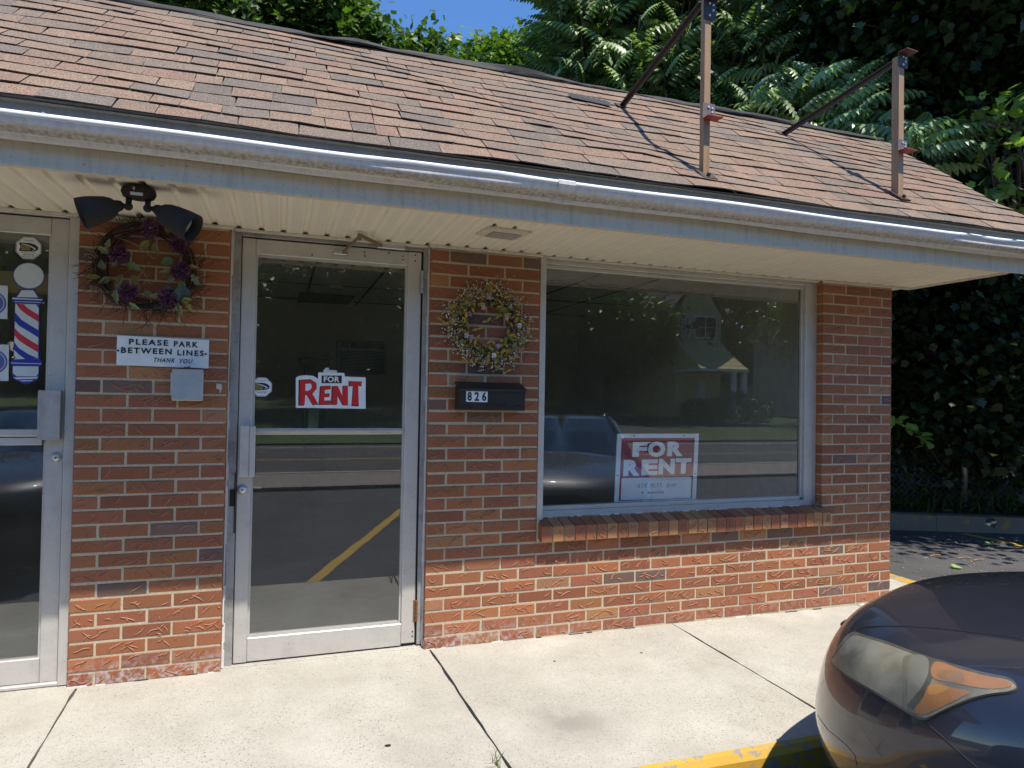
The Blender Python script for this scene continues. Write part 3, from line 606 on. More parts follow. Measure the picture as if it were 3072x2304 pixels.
mb = MB(); mb.hexa([rp(3.70, -.02, -.16), rp(3.78, -.02, -.16), rp(3.83, SL, -.16), rp(3.75, SL, -.16), rp(3.70, -.02, -.012), rp(3.78, -.02, -.012), rp(3.83, SL, -.012), rp(3.75, SL, -.012)]); build(mb, 'rake_board', M['trim_cream'], roof)
mb = MB(); mb.add([(3.29, .3, 2.1), (3.29, 8, 2.1), (3.29, 8, 3.34), (3.29, .62, 3.40), (3.29, -.60, 2.42)], [(0,1,2,3,4)]); build(mb, 'gable_panel', M['trim_cream'], shop)

# ---- empty shop room behind the glass
mb = MB(); XA, XB, YB, ZC = -1.33, 3.18, 5.0, 2.42
mb.add([(XA,YB,-.06),(XB,YB,-.06),(XB,YB,ZC),(XA,YB,ZC)], [(0,1,2,3)]); mb.add([(XA,.2,-.06),(XA,YB,-.06),(XA,YB,ZC),(XA,.2,ZC)], [(0,1,2,3)]); mb.add([(XB,.2,-.06),(XB,YB,-.06),(XB,YB,ZC),(XB,.2,ZC)], [(0,1,2,3)])
mb.add([(XA,.13,-.06),(XB,.13,-.06),(XB,YB,-.06),(XA,YB,-.06)], [(0,1,2,3)], 1); mb.add([(XA,.17,ZC),(XB,.17,ZC),(XB,YB,ZC),(XA,YB,ZC)], [(0,1,2,3)], 2)
for y in (1.15, 2.37, 3.59, 4.8): mb.box(XA, XB, y-.012, y+.012, ZC-.008, ZC-.001, 3)
for x in (-1.1, -.5, .11, .72, 1.33, 1.94, 2.55): mb.box(x-.012, x+.012, .2, YB, ZC-.010, ZC-.0085, 3)
mb.add([(-6,5,-.06),(XA-.1,5,-.06),(XA-.1,5,2.4),(-6,5,2.4)], [(0,1,2,3)]); mb.add([(-6,.13,-.06),(XA-.1,.13,-.06),(XA-.1,5,-.06),(-6,5,-.06)], [(0,1,2,3)], 1); mb.add([(-6,.17,2.42),(XA-.1,.17,2.42),(XA-.1,5,2.42),(-6,5,2.42)], [(0,1,2,3)], 2); mb.box(XA-.1, XA-.001, .17, 5, -.06, 2.42)
build(mb, 'room', [M['room_wall'], M['room_floor'], M['room_ceiling'], M['room_dark']], shop)
q_ = [at(600+a/2.0737, 600+b_/2.0737, 2, ZC-.014) for a, b_ in ((590,662),(885,686),(978,602),(628,575))]
mb = MB(); mb.box((q_[0].x+q_[3].x)/2, (q_[1].x+q_[2].x)/2, (q_[0].y+q_[1].y)/2, (q_[2].y+q_[3].y)/2, ZC-.016, ZC-.011); build(mb, 'ceiling_vent', M['room_dark'], shop)
# ================================================================== THINGS ON AND IN THE SHOP
def single(mb, name, mats, label, cat, base, group=None, smooth=False):
    return tag(build(mb, name, mats, None, base, smooth), label, cat, group)
def i1(x, y, ax=1, v=0.): return at(200+x/2.241, 600+y/2.241, ax, v)
def i3(x, y, ax=1, v=0.): return at(1250+x/2.6756, 700+y/2.6756, ax, v)
# ---- parking sign
r = thing('parking_sign', 'white rectangular sign with black lettering asking to park between lines', 'sign', (-1.285, 0, 1.49))
mb = MB(); mb.hexa([(-1.484,-.012,1.4215),(-1.090,-.012,1.4165),(-1.090,-.004,1.4165),(-1.484,-.004,1.4215),(-1.484,-.012,1.560),(-1.090,-.012,1.5545),(-1.090,-.004,1.5545),(-1.484,-.004,1.560)]); build(mb, 'sign_plate', M['sign_white'], r)
mb = MB(); y = -.0135
text_mb(mb, 'PLEASE', -1.434, -1.268, 1.519, 1.5465, y, 0, .03, spacing=1.22); text_mb(mb, 'PARK', -1.244, -1.138, 1.516, 1.5435, y, 0, .03, spacing=1.22)
text_mb(mb, 'BETWEEN', -1.466, -1.252, 1.478, 1.5055, y, 0, .03, spacing=1.22); text_mb(mb, 'LINES', -1.228, -1.112, 1.475, 1.5025, y, 0, .03, spacing=1.22)
text_mb(mb, 'THANK', -1.328, -1.236, 1.440, 1.461, y, 0, .016, .25, spacing=1.15); text_mb(mb, 'YOU', -1.218, -1.160, 1.438, 1.459, y, 0, .016, .25, spacing=1.15)
build(mb, 'lettering', M['sign_black'], r)
for x, z in ((-1.478, 1.489), (-1.103, 1.486)): mb = MB(); mb.lathe([(0, -.004), (.0035, -.003), (.005, 0)], (x, -.012, z), (0, 1, 0), 10); build(mb, 'screw', M['black_plastic'], r)
# ---- grey electrical box
r = thing('electrical_box', 'small grey metal electrical box with hinged cover below the parking sign', 'electrical box', (-1.177, 0, 1.26))
mb = MB(); mb.cbox(-1.238, -1.110, -.058, 0, 1.262, 1.405, .004); build(mb, 'box_body', M['grey_box'], r)
mb = MB(); mb.cbox(-1.241, -1.106, -.068, -.0585, 1.259, 1.409, .004); cv = build(mb, 'cover', M['grey_box'], r)
mb = MB()
for k in range(5): mb.lathe([(0, 0), (.0045, 0), (.0045, .02), (0, .02)], (-1.242, -.062, 1.285+k*.021), (0, 0, 1), 8)
build(mb, 'hinge', M['steel'], cv)
for q_ in (((.009, .014), (-1.175, -.03, 1.405), 1), ((.008, .012), (-1.185, -.03, 1.262), -1), ((.007, .012), (-1.19, -.03, 1.405), 1)):
    mb = MB(); (a_, h_), o_, s_ = q_; mb.lathe([(0, 0), (a_, 0), (a_, s_*h_), (a_*.6, s_*h_*1.3), (0, s_*h_*1.3)], o_, (0, 0, 1), 8); build(mb, 'conduit_stub', M['rust'], r)
mb = MB(); mb.add([(-1.054,-.004,1.345),(-1.030,-.005,1.342),(-1.026,-.004,1.320),(-1.036,-.005,1.300),(-1.040,-.003,1.313),(-1.054,-.004,1.318)], [(5,4,3,2,1,0)]); mb.prism([(-1.052,1.343),(-1.031,1.340),(-1.029,1.321),(-1.052,1.320)], -.009, 0); mb.tube([(-1.036,-.005,1.318),(-1.034,-.006,1.306),(-1.036,-.006,1.297)], [.004,.003,.001], 6)
single(mb, 'wall_patch', M['putty'], 'dab of pale filler left on a brick beside the grey electrical box', 'wall patch', (-1.04, 0, 1.32))
# ---- mailbox
r = thing('mailbox', 'black metal wall mailbox with white house numbers under the berry wreath', 'mailbox', (.335, 0, 1.23))
mb = MB(); x0, x1 = .149, .524
mb.hexa([(x0,-.088,1.228),(x1,-.088,1.226),(x1,-.001,1.226),(x0,-.001,1.228),(x0,-.094,1.335),(x1,-.094,1.334),(x1,-.001,1.36),(x0,-.001,1.36)])
text_mb(mb, 'Mail', .295, .420, 1.243, 1.272, -.0935, 1, .0, .2)
for xx in (x0+.04, x1-.04): mb.tube([(xx-.035, -.090, 1.238), (xx-.01, -.0925, 1.250), (xx+.01, -.0925, 1.250), (xx+.035, -.090, 1.238)], .0022, 6, 1)
body = build(mb, 'mailbox_body', [M['black_paint'], M['black_plastic']], r)
mb = MB(); mb.hexa([(x0-.003,-.104,1.332),(x1+.003,-.104,1.331),(x1+.003,-.001,1.372),(x0-.003,-.001,1.372),(x0-.003,-.104,1.346),(x1+.003,-.104,1.345),(x1+.003,-.001,1.381),(x0-.003,-.001,1.381)]); mb.tube([(x0-.003,-.105,1.337),(x1+.003,-.105,1.336)], .005, 8); build(mb, 'lid', M['black_paint'], r)
mb = MB(); mb.prism([(.186,1.272),(.306,1.271),(.306,1.329),(.186,1.330)], -.0965, -.094); npl = build(mb, 'number_plate', M['sign_white'], r)
mb = MB()
for ch, a, b_ in (('8', .193, .217), ('2', .232, .258), ('6', .274, .299)): text_mb(mb, ch, a, b_, 1.277, 1.325, -.0975, 0, .035)
build(mb, 'digits', M['sign_black'], npl)
# ---- security stickers on the glass
def octagon(cx, cz, rx, rz, y): return [(cx+rx*1.082*cos(pi/8+k*pi/4), cz+rz*1.082*sin(pi/8+k*pi/4)) for k in range(8)]
def sticker(name, label, cx, cz, rx, rz, y, second):
    r = thing(name, label, 'sticker', (cx, y, cz), 'alarm company stickers on the door glass')
    mb = MB(); mb.prism(octagon(cx, cz, rx, rz, y), y-.0007, y); build(mb, 'backing', M['decal_navy'], r)
    mb = MB(); mb.prism(octagon(cx, cz, rx*.97, rz*.97, y), y-.0012, y-.0007); build(mb, 'face', M['sign_white'], r)
    mb = MB(); yy = y-.0016
    for s, w in ((.92, .02), (.90, .0)):
        o = octagon(cx, cz, rx*.92, rz*.92, y); q = octagon(cx, cz, rx*.895, rz*.895, y)
    for k in range(8): j = (k+1) % 8; mb.add([(*o[k],), (*o[j],), (*q[j],), (*q[k],)] if 0 else [(o[k][0], yy, o[k][1]), (o[j][0], yy, o[j][1]), (q[j][0], yy, q[j][1]), (q[k][0], yy, q[k][1])], [(3,2,1,0)])
    P = lambda u, w: (cx+u*rx, yy, cz+w*rz)
    out = [(-.74,.42), (.1,.44), (.5,.34), (.76,.1), (.72,-.14), (.4,-.3), (-.72,-.32), (-.62,.08)]
    mb.add([P(*p) for p in out], [tuple(range(7, -1, -1))])
    build(mb, 'emblem', M['decal_navy'], r)
    mb = MB(); arc_o = [(-.55+1.12*i/8, .33-.0*i-.36*(i/8)**2.2) for i in range(9)]; arc_i = [(x*.93-.02, z-.05-.05*i/8) for i, (x, z) in enumerate(arc_o)]; arc_o += [(.52,-.12),(.3,-.24)]; arc_i += [(.44,-.12),(.28,-.2)]
    yy2 = yy-.0004
    for i in range(len(arc_o)-1): mb.add([(cx+p[0]*rx, yy2, cz+p[1]*rz) for p in (arc_o[i], arc_o[i+1], arc_i[i+1], arc_i[i])], [(0,1,2,3)])
    build(mb, 'swoosh', M['sign_white'], r)
    mb = MB()
    for k, s in enumerate(('DYNAMARK', 'SECURITY', 'CENTERS')): text_mb(mb, s, cx-.57*rx, cx+(.22-.05*k)*rx, cz+(.1-.15*k)*rz, cz+(.21-.15*k)*rz, yy2, 0, .02)
    build(mb, 'emblem_words', M['decal_yellow'], r)
    mb = MB(); text_mb(mb, 'Protected by', cx-.38*rx, cx+.42*rx, cz+.58*rz, cz+.74*rz, yy, 0, .005); text_mb(mb, '"We Protect America"', cx-.62*rx, cx+.62*rx, cz-.47*rz, cz-.36*rz, yy, 0, .005)
    text_mb(mb, '1-800-334-7868', cx-.44*rx, cx+.46*rx, cz-.66*rz, cz-.53*rz, yy, 0, .012)
    if second: text_mb(mb, '(203) 757-1744', cx-.44*rx, cx+.46*rx, cz-.84*rz, cz-.71*rz, yy, 0, .012)
    build(mb, 'small_lettering', M['sign_black'], r)
YG = .0705
sticker('alarm_sticker', 'octagonal white alarm sticker above the barber pole picture', -1.869, 1.953, .051, .0525, YG, True)
sticker('alarm_sticker', 'octagonal white alarm sticker left of the red rent sticker on the door glass', -.847, 1.3315, .0505, .0495, YG, False)
# ---- cut-out RENT sticker
r = thing('rent_sticker', 'cut-out white sticker with fat red letters on the door glass', 'sign', (-.505, YG, 1.31))
def rz2(x, y): p = at(600+x/2.0737, 600+y/2.0737, 1, YG); return (p.x, p.z)
out = [(596,1292),(596,1106),(618,1094),(660,1090),(705,1094),(733,1112),(737,1073),(898,1076),(900,1098),(1030,1104),(1030,1299)]
mb = MB(); mb.prism([rz2(*p) for p in out][::-1], YG-.0012, YG); build(mb, 'backing', M['sign_white'], r)
letters = {'R': [(622,1122),(690,1118),(722,1140),(725,1172),(700,1206),(735,1268),(700,1272),(668,1212),(655,1212),(650,1276),(620,1274)], 'E': [(752,1160),(812,1156),(814,1178),(776,1182),(776,1204),(806,1202),(806,1224),(774,1226),(772,1248),(814,1246),(814,1270),(744,1272)],
     'N': [(826,1160),(858,1158),(886,1222),(886,1158),(918,1156),(918,1274),(886,1274),(856,1210),(854,1272),(822,1270)], 'T': [(930,1128),(1006,1130),(1004,1160),(984,1158),(988,1278),(946,1276),(954,1158),(930,1160)]}
holes = [(656,1144),(690,1142),(696,1165),(682,1184),(656,1188)]
mbk, mbr = MB(), MB()
for L, pts in letters.items():
    q = [rz2(*p) for p in pts]; cx, cz = sum(p[0] for p in q)/len(q), sum(p[1] for p in q)/len(q)
    big = [(cx+(p[0]-cx)*1.10-.0022, cz+(p[1]-cz)*1.05-.001) for p in q]
    mbk.add([(x, YG-.0017, z) for x, z in big], [tuple(range(len(q)-1, -1, -1))]); mbr.add([(x, YG-.0022, z) for x, z in q], [tuple(range(len(q)-1, -1, -1))])
build(mbk, 'letter_outline', M['sign_black'], r); build(mbr, 'letters', M['sign_red'], r)
mb = MB(); q = [rz2(*p) for p in holes]; mb.add([(x, YG-.0027, z) for x, z in q], [tuple(range(len(q)-1, -1, -1))]); build(mb, 'letter_counter', M['sign_white'], r)
mb = MB(); q = [rz2(*p) for p in [(756,1092),(882,1092),(882,1140),(756,1140)]]; mb.prism(q[::-1], YG-.0017, YG-.0013); fb = build(mb, 'word_box', M['sign_black'], r)
mb = MB(); a, b_ = rz2(770,1132), rz2(868,1099); text_mb(mb, 'FOR', a[0], b_[0], a[1], b_[1], YG-.0022, 0, .03); build(mb, 'word', M['sign_white'], fb)
mb = MB(); q = [rz2(*p) for p in [(768,1056),(852,1060),(852,1076),(768,1074)]]; mb.prism(q[::-1], YG-.0006, YG); q = [rz2(*p) for p in [(778,1044),(802,1045),(802,1058),(778,1057)]]; mb.prism(q[::-1], YG-.0006, YG); build(mb, 'tape', M['decal_grey'], r)
# ---- FOR RENT board leaning in the window
r = thing('rent_board', 'maroon and white for rent board leaning inside the shop window', 'sign', (1.49, .13, .665)); BY0, BY1 = .112, .150
def wz(px, py):
    P = at(1750+px/5.53, 1250+py/5.53, 1, .115); return P
QL = [wz(503,1412), wz(1857,1366), wz(1926,283), wz(571,284)]
def bl(u, w, d=0.):      # bilinear on the board; w 0 bottom..1 top, leaning back with height
    p = QL[0]*(1-u)*(1-w)+QL[1]*u*(1-w)+QL[2]*u*w+QL[3]*(1-u)*w; return (p.x, .108+.012*w-d, p.z)
def bpoly(mb, uv, d, mi=0): mb.add([bl(u, w, d) for u, w in uv], [tuple(range(len(uv)))], mi)
def rrect(u0, u1, w0, w1, ru, rw, n=4):
    o = []
    for (cu, cw, a0) in ((u1-ru, w0+rw, -pi/2), (u1-ru, w1-rw, 0), (u0+ru, w1-rw, pi/2), (u0+ru, w0+rw, pi)):
        for k in range(n+1): o.append((cu+ru*cos(a0+k*pi/2/n), cw+rw*sin(a0+k*pi/2/n)))
    return o
mb = MB(); f = [bl(u, w, .0) for u, w in ((0,0),(1,0),(1,1),(0,1))]; bk = [(p[0], p[1]+.004, p[2]) for p in f]; mb.hexa([f[0], f[1], bk[1], bk[0], f[3], f[2], bk[2], bk[3]]); build(mb, 'board', M['sign_pale'], r)
mb = MB(); bpoly(mb, rrect(.052, .949, .012, .935, .012, .015), .0008); pnl = build(mb, 'panel', M['sign_maroon'], r)
mb = MB(); bpoly(mb, rrect(.074, .93, .022, .345, .015, .018), .0014); build(mb, 'writing_panel', M['sign_pale'], r)
mb = MB()
def text_board(mb, s, u0, u1, w0, w1, bold, d):
    t_ = MB(); text_mb(t_, s, 0, 1, 0, 1, 0, 0, bold); mb.add([bl(u0+(u1-u0)*v[0], w0+(w1-w0)*v[2], d) for v in t_.v], t_.f)
for s, a, b_, w0, w1 in (('F', .186, .362, .655, .878), ('O', .372, .585, .65, .885), ('R', .608, .805, .66, .884)): text_board(mb, s, a, b_, w0, w1, .06, .0016)
for s, a, b_, w0, w1 in (('R', .088, .288, .375, .615), ('E', .305, .502, .382, .615), ('N', .512, .712, .388, .622), ('T', .722, .918, .395, .626)): text_board(mb, s, a, b_, w0, w1, .06, .0016)
build(mb, 'lettering', M['sign_pale'], r)
# handwriting as pen strokes: letters on a unit box
ST = {'a': [[(.8,.75),(.4,.9),(.1,.5),(.3,.05),(.7,.3),(.8,.8),(.78,.2),(.95,.0)]], 's': [[(.8,.9),(.3,.95),(.2,.65),(.75,.4),(.6,.05),(.1,.05)]], 'K': [[(.2,1.15),(.15,0)],[(.9,1.15),(.2,.5),(.95,0)]], 'N': [[(.1,0),(.15,1.1),(.8,.05),(.85,1.1)]], 'E': [[(.8,1.1),(.15,1.05),(.1,0),(.8,0)],[(.15,.55),(.65,.6)]], 'X': [[(.1,1.05),(.85,0)],[(.85,1.05),(.1,0)]],
      't': [[(.5,1.25),(.45,.1),(.6,0)],[(.1,.75),(.9,.8)]], 'd': [[(.7,.4),(.4,.75),(.1,.4),(.35,.0),(.7,.3)],[(.75,1.4),(.72,.0)]], 'o': [[(.5,.8),(.12,.5),(.4,.02),(.85,.35),(.6,.8),(.45,.78)]], 'r': [[(.2,.85),(.22,.0),(.25,.6),(.6,.85),(.8,.75)]], 'i': [[(.5,.75),(.5,.0)],[(.5,1.05),(.53,1.1)]], 'n': [[(.2,.8),(.2,0),(.3,.6),(.65,.8),(.75,.0)]],
      'B': [[(.2,0),(.2,1.2),(.7,1.1),(.65,.7),(.2,.6),(.8,.45),(.75,.05),(.15,.0)]], 'b': [[(.2,1.3),(.2,.0),(.7,.1),(.75,.55),(.25,.55)]], 'e': [[(.15,.4),(.8,.45),(.6,.8),(.2,.6),(.25,.1),(.8,.08)]], 'S': [[(.85,1.1),(.3,1.2),(.2,.75),(.8,.5),(.65,.0),(.1,.05)]], 'h': [[(.2,1.3),(.2,0),(.3,.55),(.7,.65),(.75,0)]], 'p': [[(.2,.8),(.2,-.45),(.22,.6),(.7,.75),(.75,.25),(.25,.15)]]}
mb = MB()
def pen(word, u0, w0, cw, ch, slope=0.):
    for k, c in enumerate(word):
        for st in ST.get(c, []):
            q = [bl(u0+(k+.82*x)*cw, w0+z*ch+slope*k, .0022) for x, z in st]; mb.tube(q, .0011, 4)
pen('asK', .262, .195, .045, .062); pen('NEXt', .425, .195, .036, .06, .002); pen('door', .62, .195, .034, .055, .002); pen('in', .31, .112, .016, .035); pen('BarberShop', .392, .103, .0205, .032, .0006)
build(mb, 'handwritten_text', M['sign_black'], r)
for u, w in ((.2,.97),(.81,.97),(.022,.385),(.978,.385)):
    mb = MB(); p = bl(u, w, .0012); mb.box(p[0]-.005, p[0]+.005, p[1]-.0005, p[1]+.0005, p[2]-.003, p[2]+.003); build(mb, 'punch_hole', M['sign_black'], r)
# ---- barber pole picture stuck inside the left door
r = thing('barber_pole_decal', 'barber pole picture with red and blue stripes on the left door glass', 'decal', (-1.87, YG, 1.6))
def rp2(x, y): p = at(x/2.962, 640+y/2.962, 1, YG); return (p.x, p.z)
def ell(cx, cz, rx, rz, n=28): return [(cx+rx*cos(2*pi*k/n), cz+rz*sin(2*pi*k/n)) for k in range(n)]
def flat(mb, pts, d, mi=0):
    a = sum(pts[i][0]*pts[(i+1) % len(pts)][1]-pts[(i+1) % len(pts)][0]*pts[i][1] for i in range(len(pts)))
    if a < 0: pts = pts[::-1]
    mb.add([(x, YG-d, z) for x, z in pts], [tuple(range(len(pts)))], mi)
c0, c1 = rp2(257, 555), rp2(396, 555); ct = rp2(257, 437); rx, rzz = c1[0]-c0[0], ct[1]-c0[1]
base_pts = [(180,676),(305,676),(345,748),(385,762),(380,785),(352,808),(348,1290),(376,1320),(372,1335),(348,1362),(348,1440),(330,1480),(290,1498),(262,1516),(212,1518),(160,1490),(118,1470),(106,1430),(112,1362),(88,1330),(122,1288),(132,805),(108,775),(108,748),(145,742)]
mb = MB(); mb.prism(ell(c0[0], c0[1], rx, rzz), YG-.0006, YG); mb.prism([rp2(*p) for p in base_pts][::-1], YG-.0006, YG); build(mb, 'outline', M['decal_blue'], r)
mb = MB(); flat(mb, ell(c0[0], c0[1], rx*.95, rzz*.95), .001); flat(mb, [rp2(*p) for p in [(192,684),(296,684),(338,748),(150,744)]], .001); flat(mb, [rp2(*p) for p in [(110,750),(378,764),(378,774),(110,762)]], .001); flat(mb, [rp2(*p) for p in [(137,802),(345,810),(338,1292),(124,1297)]], .001); flat(mb, [rp2(*p) for p in [(116,1358),(342,1360),(340,1425),(322,1448),(150,1448),(114,1420)]], .001); flat(mb, [rp2(*p) for p in [(118,1458),(340,1452),(330,1470),(150,1476)]], .001); flat(mb, [rp2(*p) for p in [(170,1486),(300,1480),(280,1490),(200,1494)]], .001); flat(mb, [rp2(*p) for p in [(128,782),(368,790),(366,795),(130,787)]], .0014); flat(mb, [rp2(*p) for p in [(96,1326),(372,1334),(366,1340),(100,1333)]], .0014); build(mb, 'white_areas', M['decal_grey'], r)
def stripe(mb, ys, d=.0014): flat(mb, [rp2(*p) for p in ys], d)
mb = MB(); stripe(mb, [(145,802),(210,808),(250,845),(346,905),(344,965),(240,900),(180,855)]); stripe(mb, [(130,1020),(180,1070),(250,1118),(341,1172),(340,1236),(240,1178),(170,1130),(129,1085)]); stripe(mb, [(124,1265),(148,1290),(124,1292)]); build(mb, 'red_stripes', M['decal_red'], r)
mb = MB(); stripe(mb, [(134,880),(190,945),(260,990),(345,1040),(344,1105),(240,1040),(170,1000),(132,955)]); stripe(mb, [(126,1145),(170,1198),(250,1250),(338,1290),(225,1296),(170,1255),(125,1212)]); stripe(mb, [(318,811),(346,812),(345,840)]); build(mb, 'blue_stripes', M['decal_blue'], r)
for k, (ya, yb, xr, cy, nm) in enumerate(((645, 940, 70, 800, 'white notice sheet with part of a round blue seal, upper of two'), (1168, 1490, 80, 1320, 'white notice sheet with part of a round blue seal, lower of two'))):
    r = thing('notice_sheet', nm, 'notice', (-2.05, YG, rp2(0, cy)[1])); a, b_ = rp2(xr, ya), rp2(xr-5, yb)
    mb = MB(); mb.prism([(b_[0]-.21, b_[1]-.002), (b_[0], b_[1]), (a[0], a[1]), (a[0]-.21, a[1]+.004)], YG-.0006, YG); build(mb, 'paper', M['decal_grey'], r)
    c = rp2(xr-70, cy); mb = MB()
    for ro, ri in ((.060, .052), (.049, .030), (.026, .020)):
        o, q = ell(c[0]-.035, c[1], ro, ro*.95, 40), ell(c[0]-.035, c[1], ri, ri*.95, 40)
        for i in range(40): j = (i+1) % 40; mb.add([(o[i][0], YG-.001, o[i][1]), (o[j][0], YG-.001, o[j][1]), (q[j][0], YG-.001, q[j][1]), (q[i][0], YG-.001, q[i][1])], [(0,1,2,3)])
    build(mb, 'seal', plain('seal_blue', (.10,.12,.34), .5), r)
mb = MB(); mb.box(-2.6, -1.775, .55, .56, 1.80, 1.91); single(mb, 'banner_strip', M['tan_strip'], 'pale tan strip hung behind the left door glass', 'banner', (-2.2, .55, 1.86))
# ---- things in the empty room
YB_ = 4.99
def rm(x, y, yy=YB_): return at(600+x/2.0737, 600+y/2.0737, 1, yy)
a, b_ = rm(850, 1080, 4.8), rm(1162, 880, 4.8)
r = thing('air_conditioner', 'through-wall air conditioner with slatted front on the back wall of the empty shop', 'air conditioner', (a.x, 5, a.z))
mb = MB(); mb.cbox(a.x, b_.x, 4.8, 4.99, a.z, b_.z, .015); build(mb, 'casing', plain('ac_casing', (.30,.28,.22), .6), r)
mb = MB(); h = b_.z-a.z; w = b_.x-a.x
for k in range(15): z = a.z+.05*h+k*.043*h; mb.hexa([(a.x+.05*w,4.785,z),(b_.x-.05*w,4.785,z),(b_.x-.05*w,4.8,z),(a.x+.05*w,4.8,z),(a.x+.05*w,4.79,z+.022*h),(b_.x-.05*w,4.79,z+.022*h),(b_.x-.05*w,4.8,z+.03*h),(a.x+.05*w,4.8,z+.03*h)])
build(mb, 'front_grille', M['room_dark'], r)
mb = MB(); mb.box(a.x+.26*w, b_.x-.05*w, 4.79, 4.801, a.z+.76*h, a.z+.93*h); build(mb, 'air_outlet', M['room_dark'], r)
mb = MB(); mb.box(a.x+.06*w, a.x+.24*w, 4.793, 4.801, a.z+.77*h, a.z+.92*h)
for i in range(2):
    for j in range(3): mb.lathe([(0,-.008),(.015,-.008),(.015,0)], (a.x+(.09+.06*j)*w, 4.793, a.z+(.81+.06*i)*h), (0,1,0), 10)
build(mb, 'control_panel', plain('ac_panel', (.2,.19,.16), .6), r)
a, b_ = rm(640, 1640, 4.3), rm(785, 985, 4.3)
r = thing('display_cabinet', 'tall narrow cabinet with glazed door and cornice by the back wall', 'cabinet', (a.x, 4.4, -.06)); W = M['room_wall']
mb = MB(); mb.cbox(a.x, b_.x, 4.30, 4.70, -.06, b_.z-.08, .006); build(mb, 'carcass', plain('cabinet_olive', (.22,.20,.15), .6), r)
mb = MB(); mb.cbox(a.x-.05, b_.x+.05, 4.25, 4.74, b_.z-.08, b_.z-.03, .01); mb.cbox(a.x-.08, b_.x+.08, 4.22, 4.77, b_.z-.03, b_.z, .01); build(mb, 'cornice', plain('cabinet_cornice', (.24,.22,.17), .6), r)
mb = MB(); w = b_.x-a.x; mb.box(a.x+.22*w, b_.x-.30*w, 4.288, 4.299, .85, b_.z-.22); build(mb, 'door_glass', plain('mirror_dark', (.25,.3,.32), .1, .8), r)
s = rm(845, 548, 0); p = at(600+845/2.0737, 600+545/2.0737, 2, 2.40)
r = thing('smoke_detector', 'round white smoke detector on the shop ceiling', 'smoke detector', (p.x, p.y, 2.42))
mb = MB(); mb.lathe([(0, 0), (.075, 0), (.075, -.018), (.055, -.03), (.05, -.05), (0, -.055)], (p.x, p.y, 2.415), (0, 0, 1), 24); build(mb, 'housing', M['sign_white'], r)
mb = MB(); mb.lathe([(.0555, -.033), (.0560, -.033), (.053, -.041), (.0525, -.041)], (p.x, p.y, 2.415), (0, 0, 1), 24); build(mb, 'vent_slots', M['dark_gap'], r)
# ---- floodlight under the soffit
YL = -.56
fp = lambda x, y, yy=YL: at(x/3.318, 280+y/3.318, 1, yy)
c = fp(1383, 985); r = thing('security_light', 'black two-headed security floodlight under the left soffit', 'floodlight', (c.x, YL, 2.12))
mb = MB(); mb.lathe([(.0, .0), (.042, .0), (.060, -.012), (.064, -.026), (.056, -.044), (.03, -.052), (0, -.054)], (c.x, YL, 2.121), (0, 0, 1), 24); base = build(mb, 'base_canopy', M['black_plastic'], r, smooth=True)
mb = MB(); mb.box(c.x-.020, c.x+.024, YL-.058, YL-.052, 2.072, 2.083); build(mb, 'rating_label', M['decal_grey'], base)
mb = MB(); mb.lathe([(0, -.064), (.006, -.062), (.006, -.05)], (c.x-.006, YL, 2.096), (0, 1, 0), 10); build(mb, 'sensor_knob', M['steel'], base)
def head(jx, jy, ex, ey, ya, yb, R):
    J = fp(jx, jy, ya); E = fp(ex, ey, yb); ax = (E-J).normalized(); L = (E-J).length
    mb = MB(); mb.lathe([(0, -.004), (.016, -.003), (.021, .008), (.024, .02), (.035, .03), (.045, .05), (.052, .08), (R*.97, L*.75), (R, L), (R*.95, L), (R*.93, L*.8), (.02, .05)], J, ax, 28); o = build(mb, 'lamp_head', M['black_plastic'], r, smooth=True)
    mb = MB(); mb.lathe([(0, L*.45), (.03, L*.45), (R*.75, L*.72), (R*.7, L*.78), (0, L*.84)], J, ax, 20); build(mb, 'bulb', M['pale_lens'], o, smooth=True); return J
J1 = head(1210, 1112, 800, 1195, -.56, -.60, .060)
s1 = lambda x, y, yy=YL: at(200+x/2.241, 600+y/2.241, 1, yy)
def head2():
    J = s1(597, 58, -.56); E = s1(855, 195, -.60); ax = (E-J).normalized(); L = (E-J).length; R = .060
    mb = MB(); mb.lathe([(0, -.004), (.016, -.003), (.021, .008), (.024, .02), (.035, .03), (.045, .05), (.052, .08), (R*.97, L*.75), (R, L), (R*.95, L), (R*.93, L*.8), (.02, .05)], J, ax, 28); o = build(mb, 'lamp_head', M['black_plastic'], r, smooth=True)
    mb = MB(); mb.lathe([(0, L*.45), (.03, L*.45), (R*.75, L*.72), (R*.7, L*.78), (0, L*.84)], J, ax, 20); build(mb, 'bulb', M['pale_lens'], o, smooth=True); return J
J2 = head2()
for J, sx in ((J1, -1), (J2, 1)):
    mb = MB(); mid = Vector((c.x+sx*.034, YL-.01, 2.035)); mb.tube([(c.x+sx*.034, YL, 2.085), mid, J], [.012, .011, .012], 10); mb.ball(mid, .017); build(mb, 'swivel_arm', M['black_plastic'], r, smooth=True)

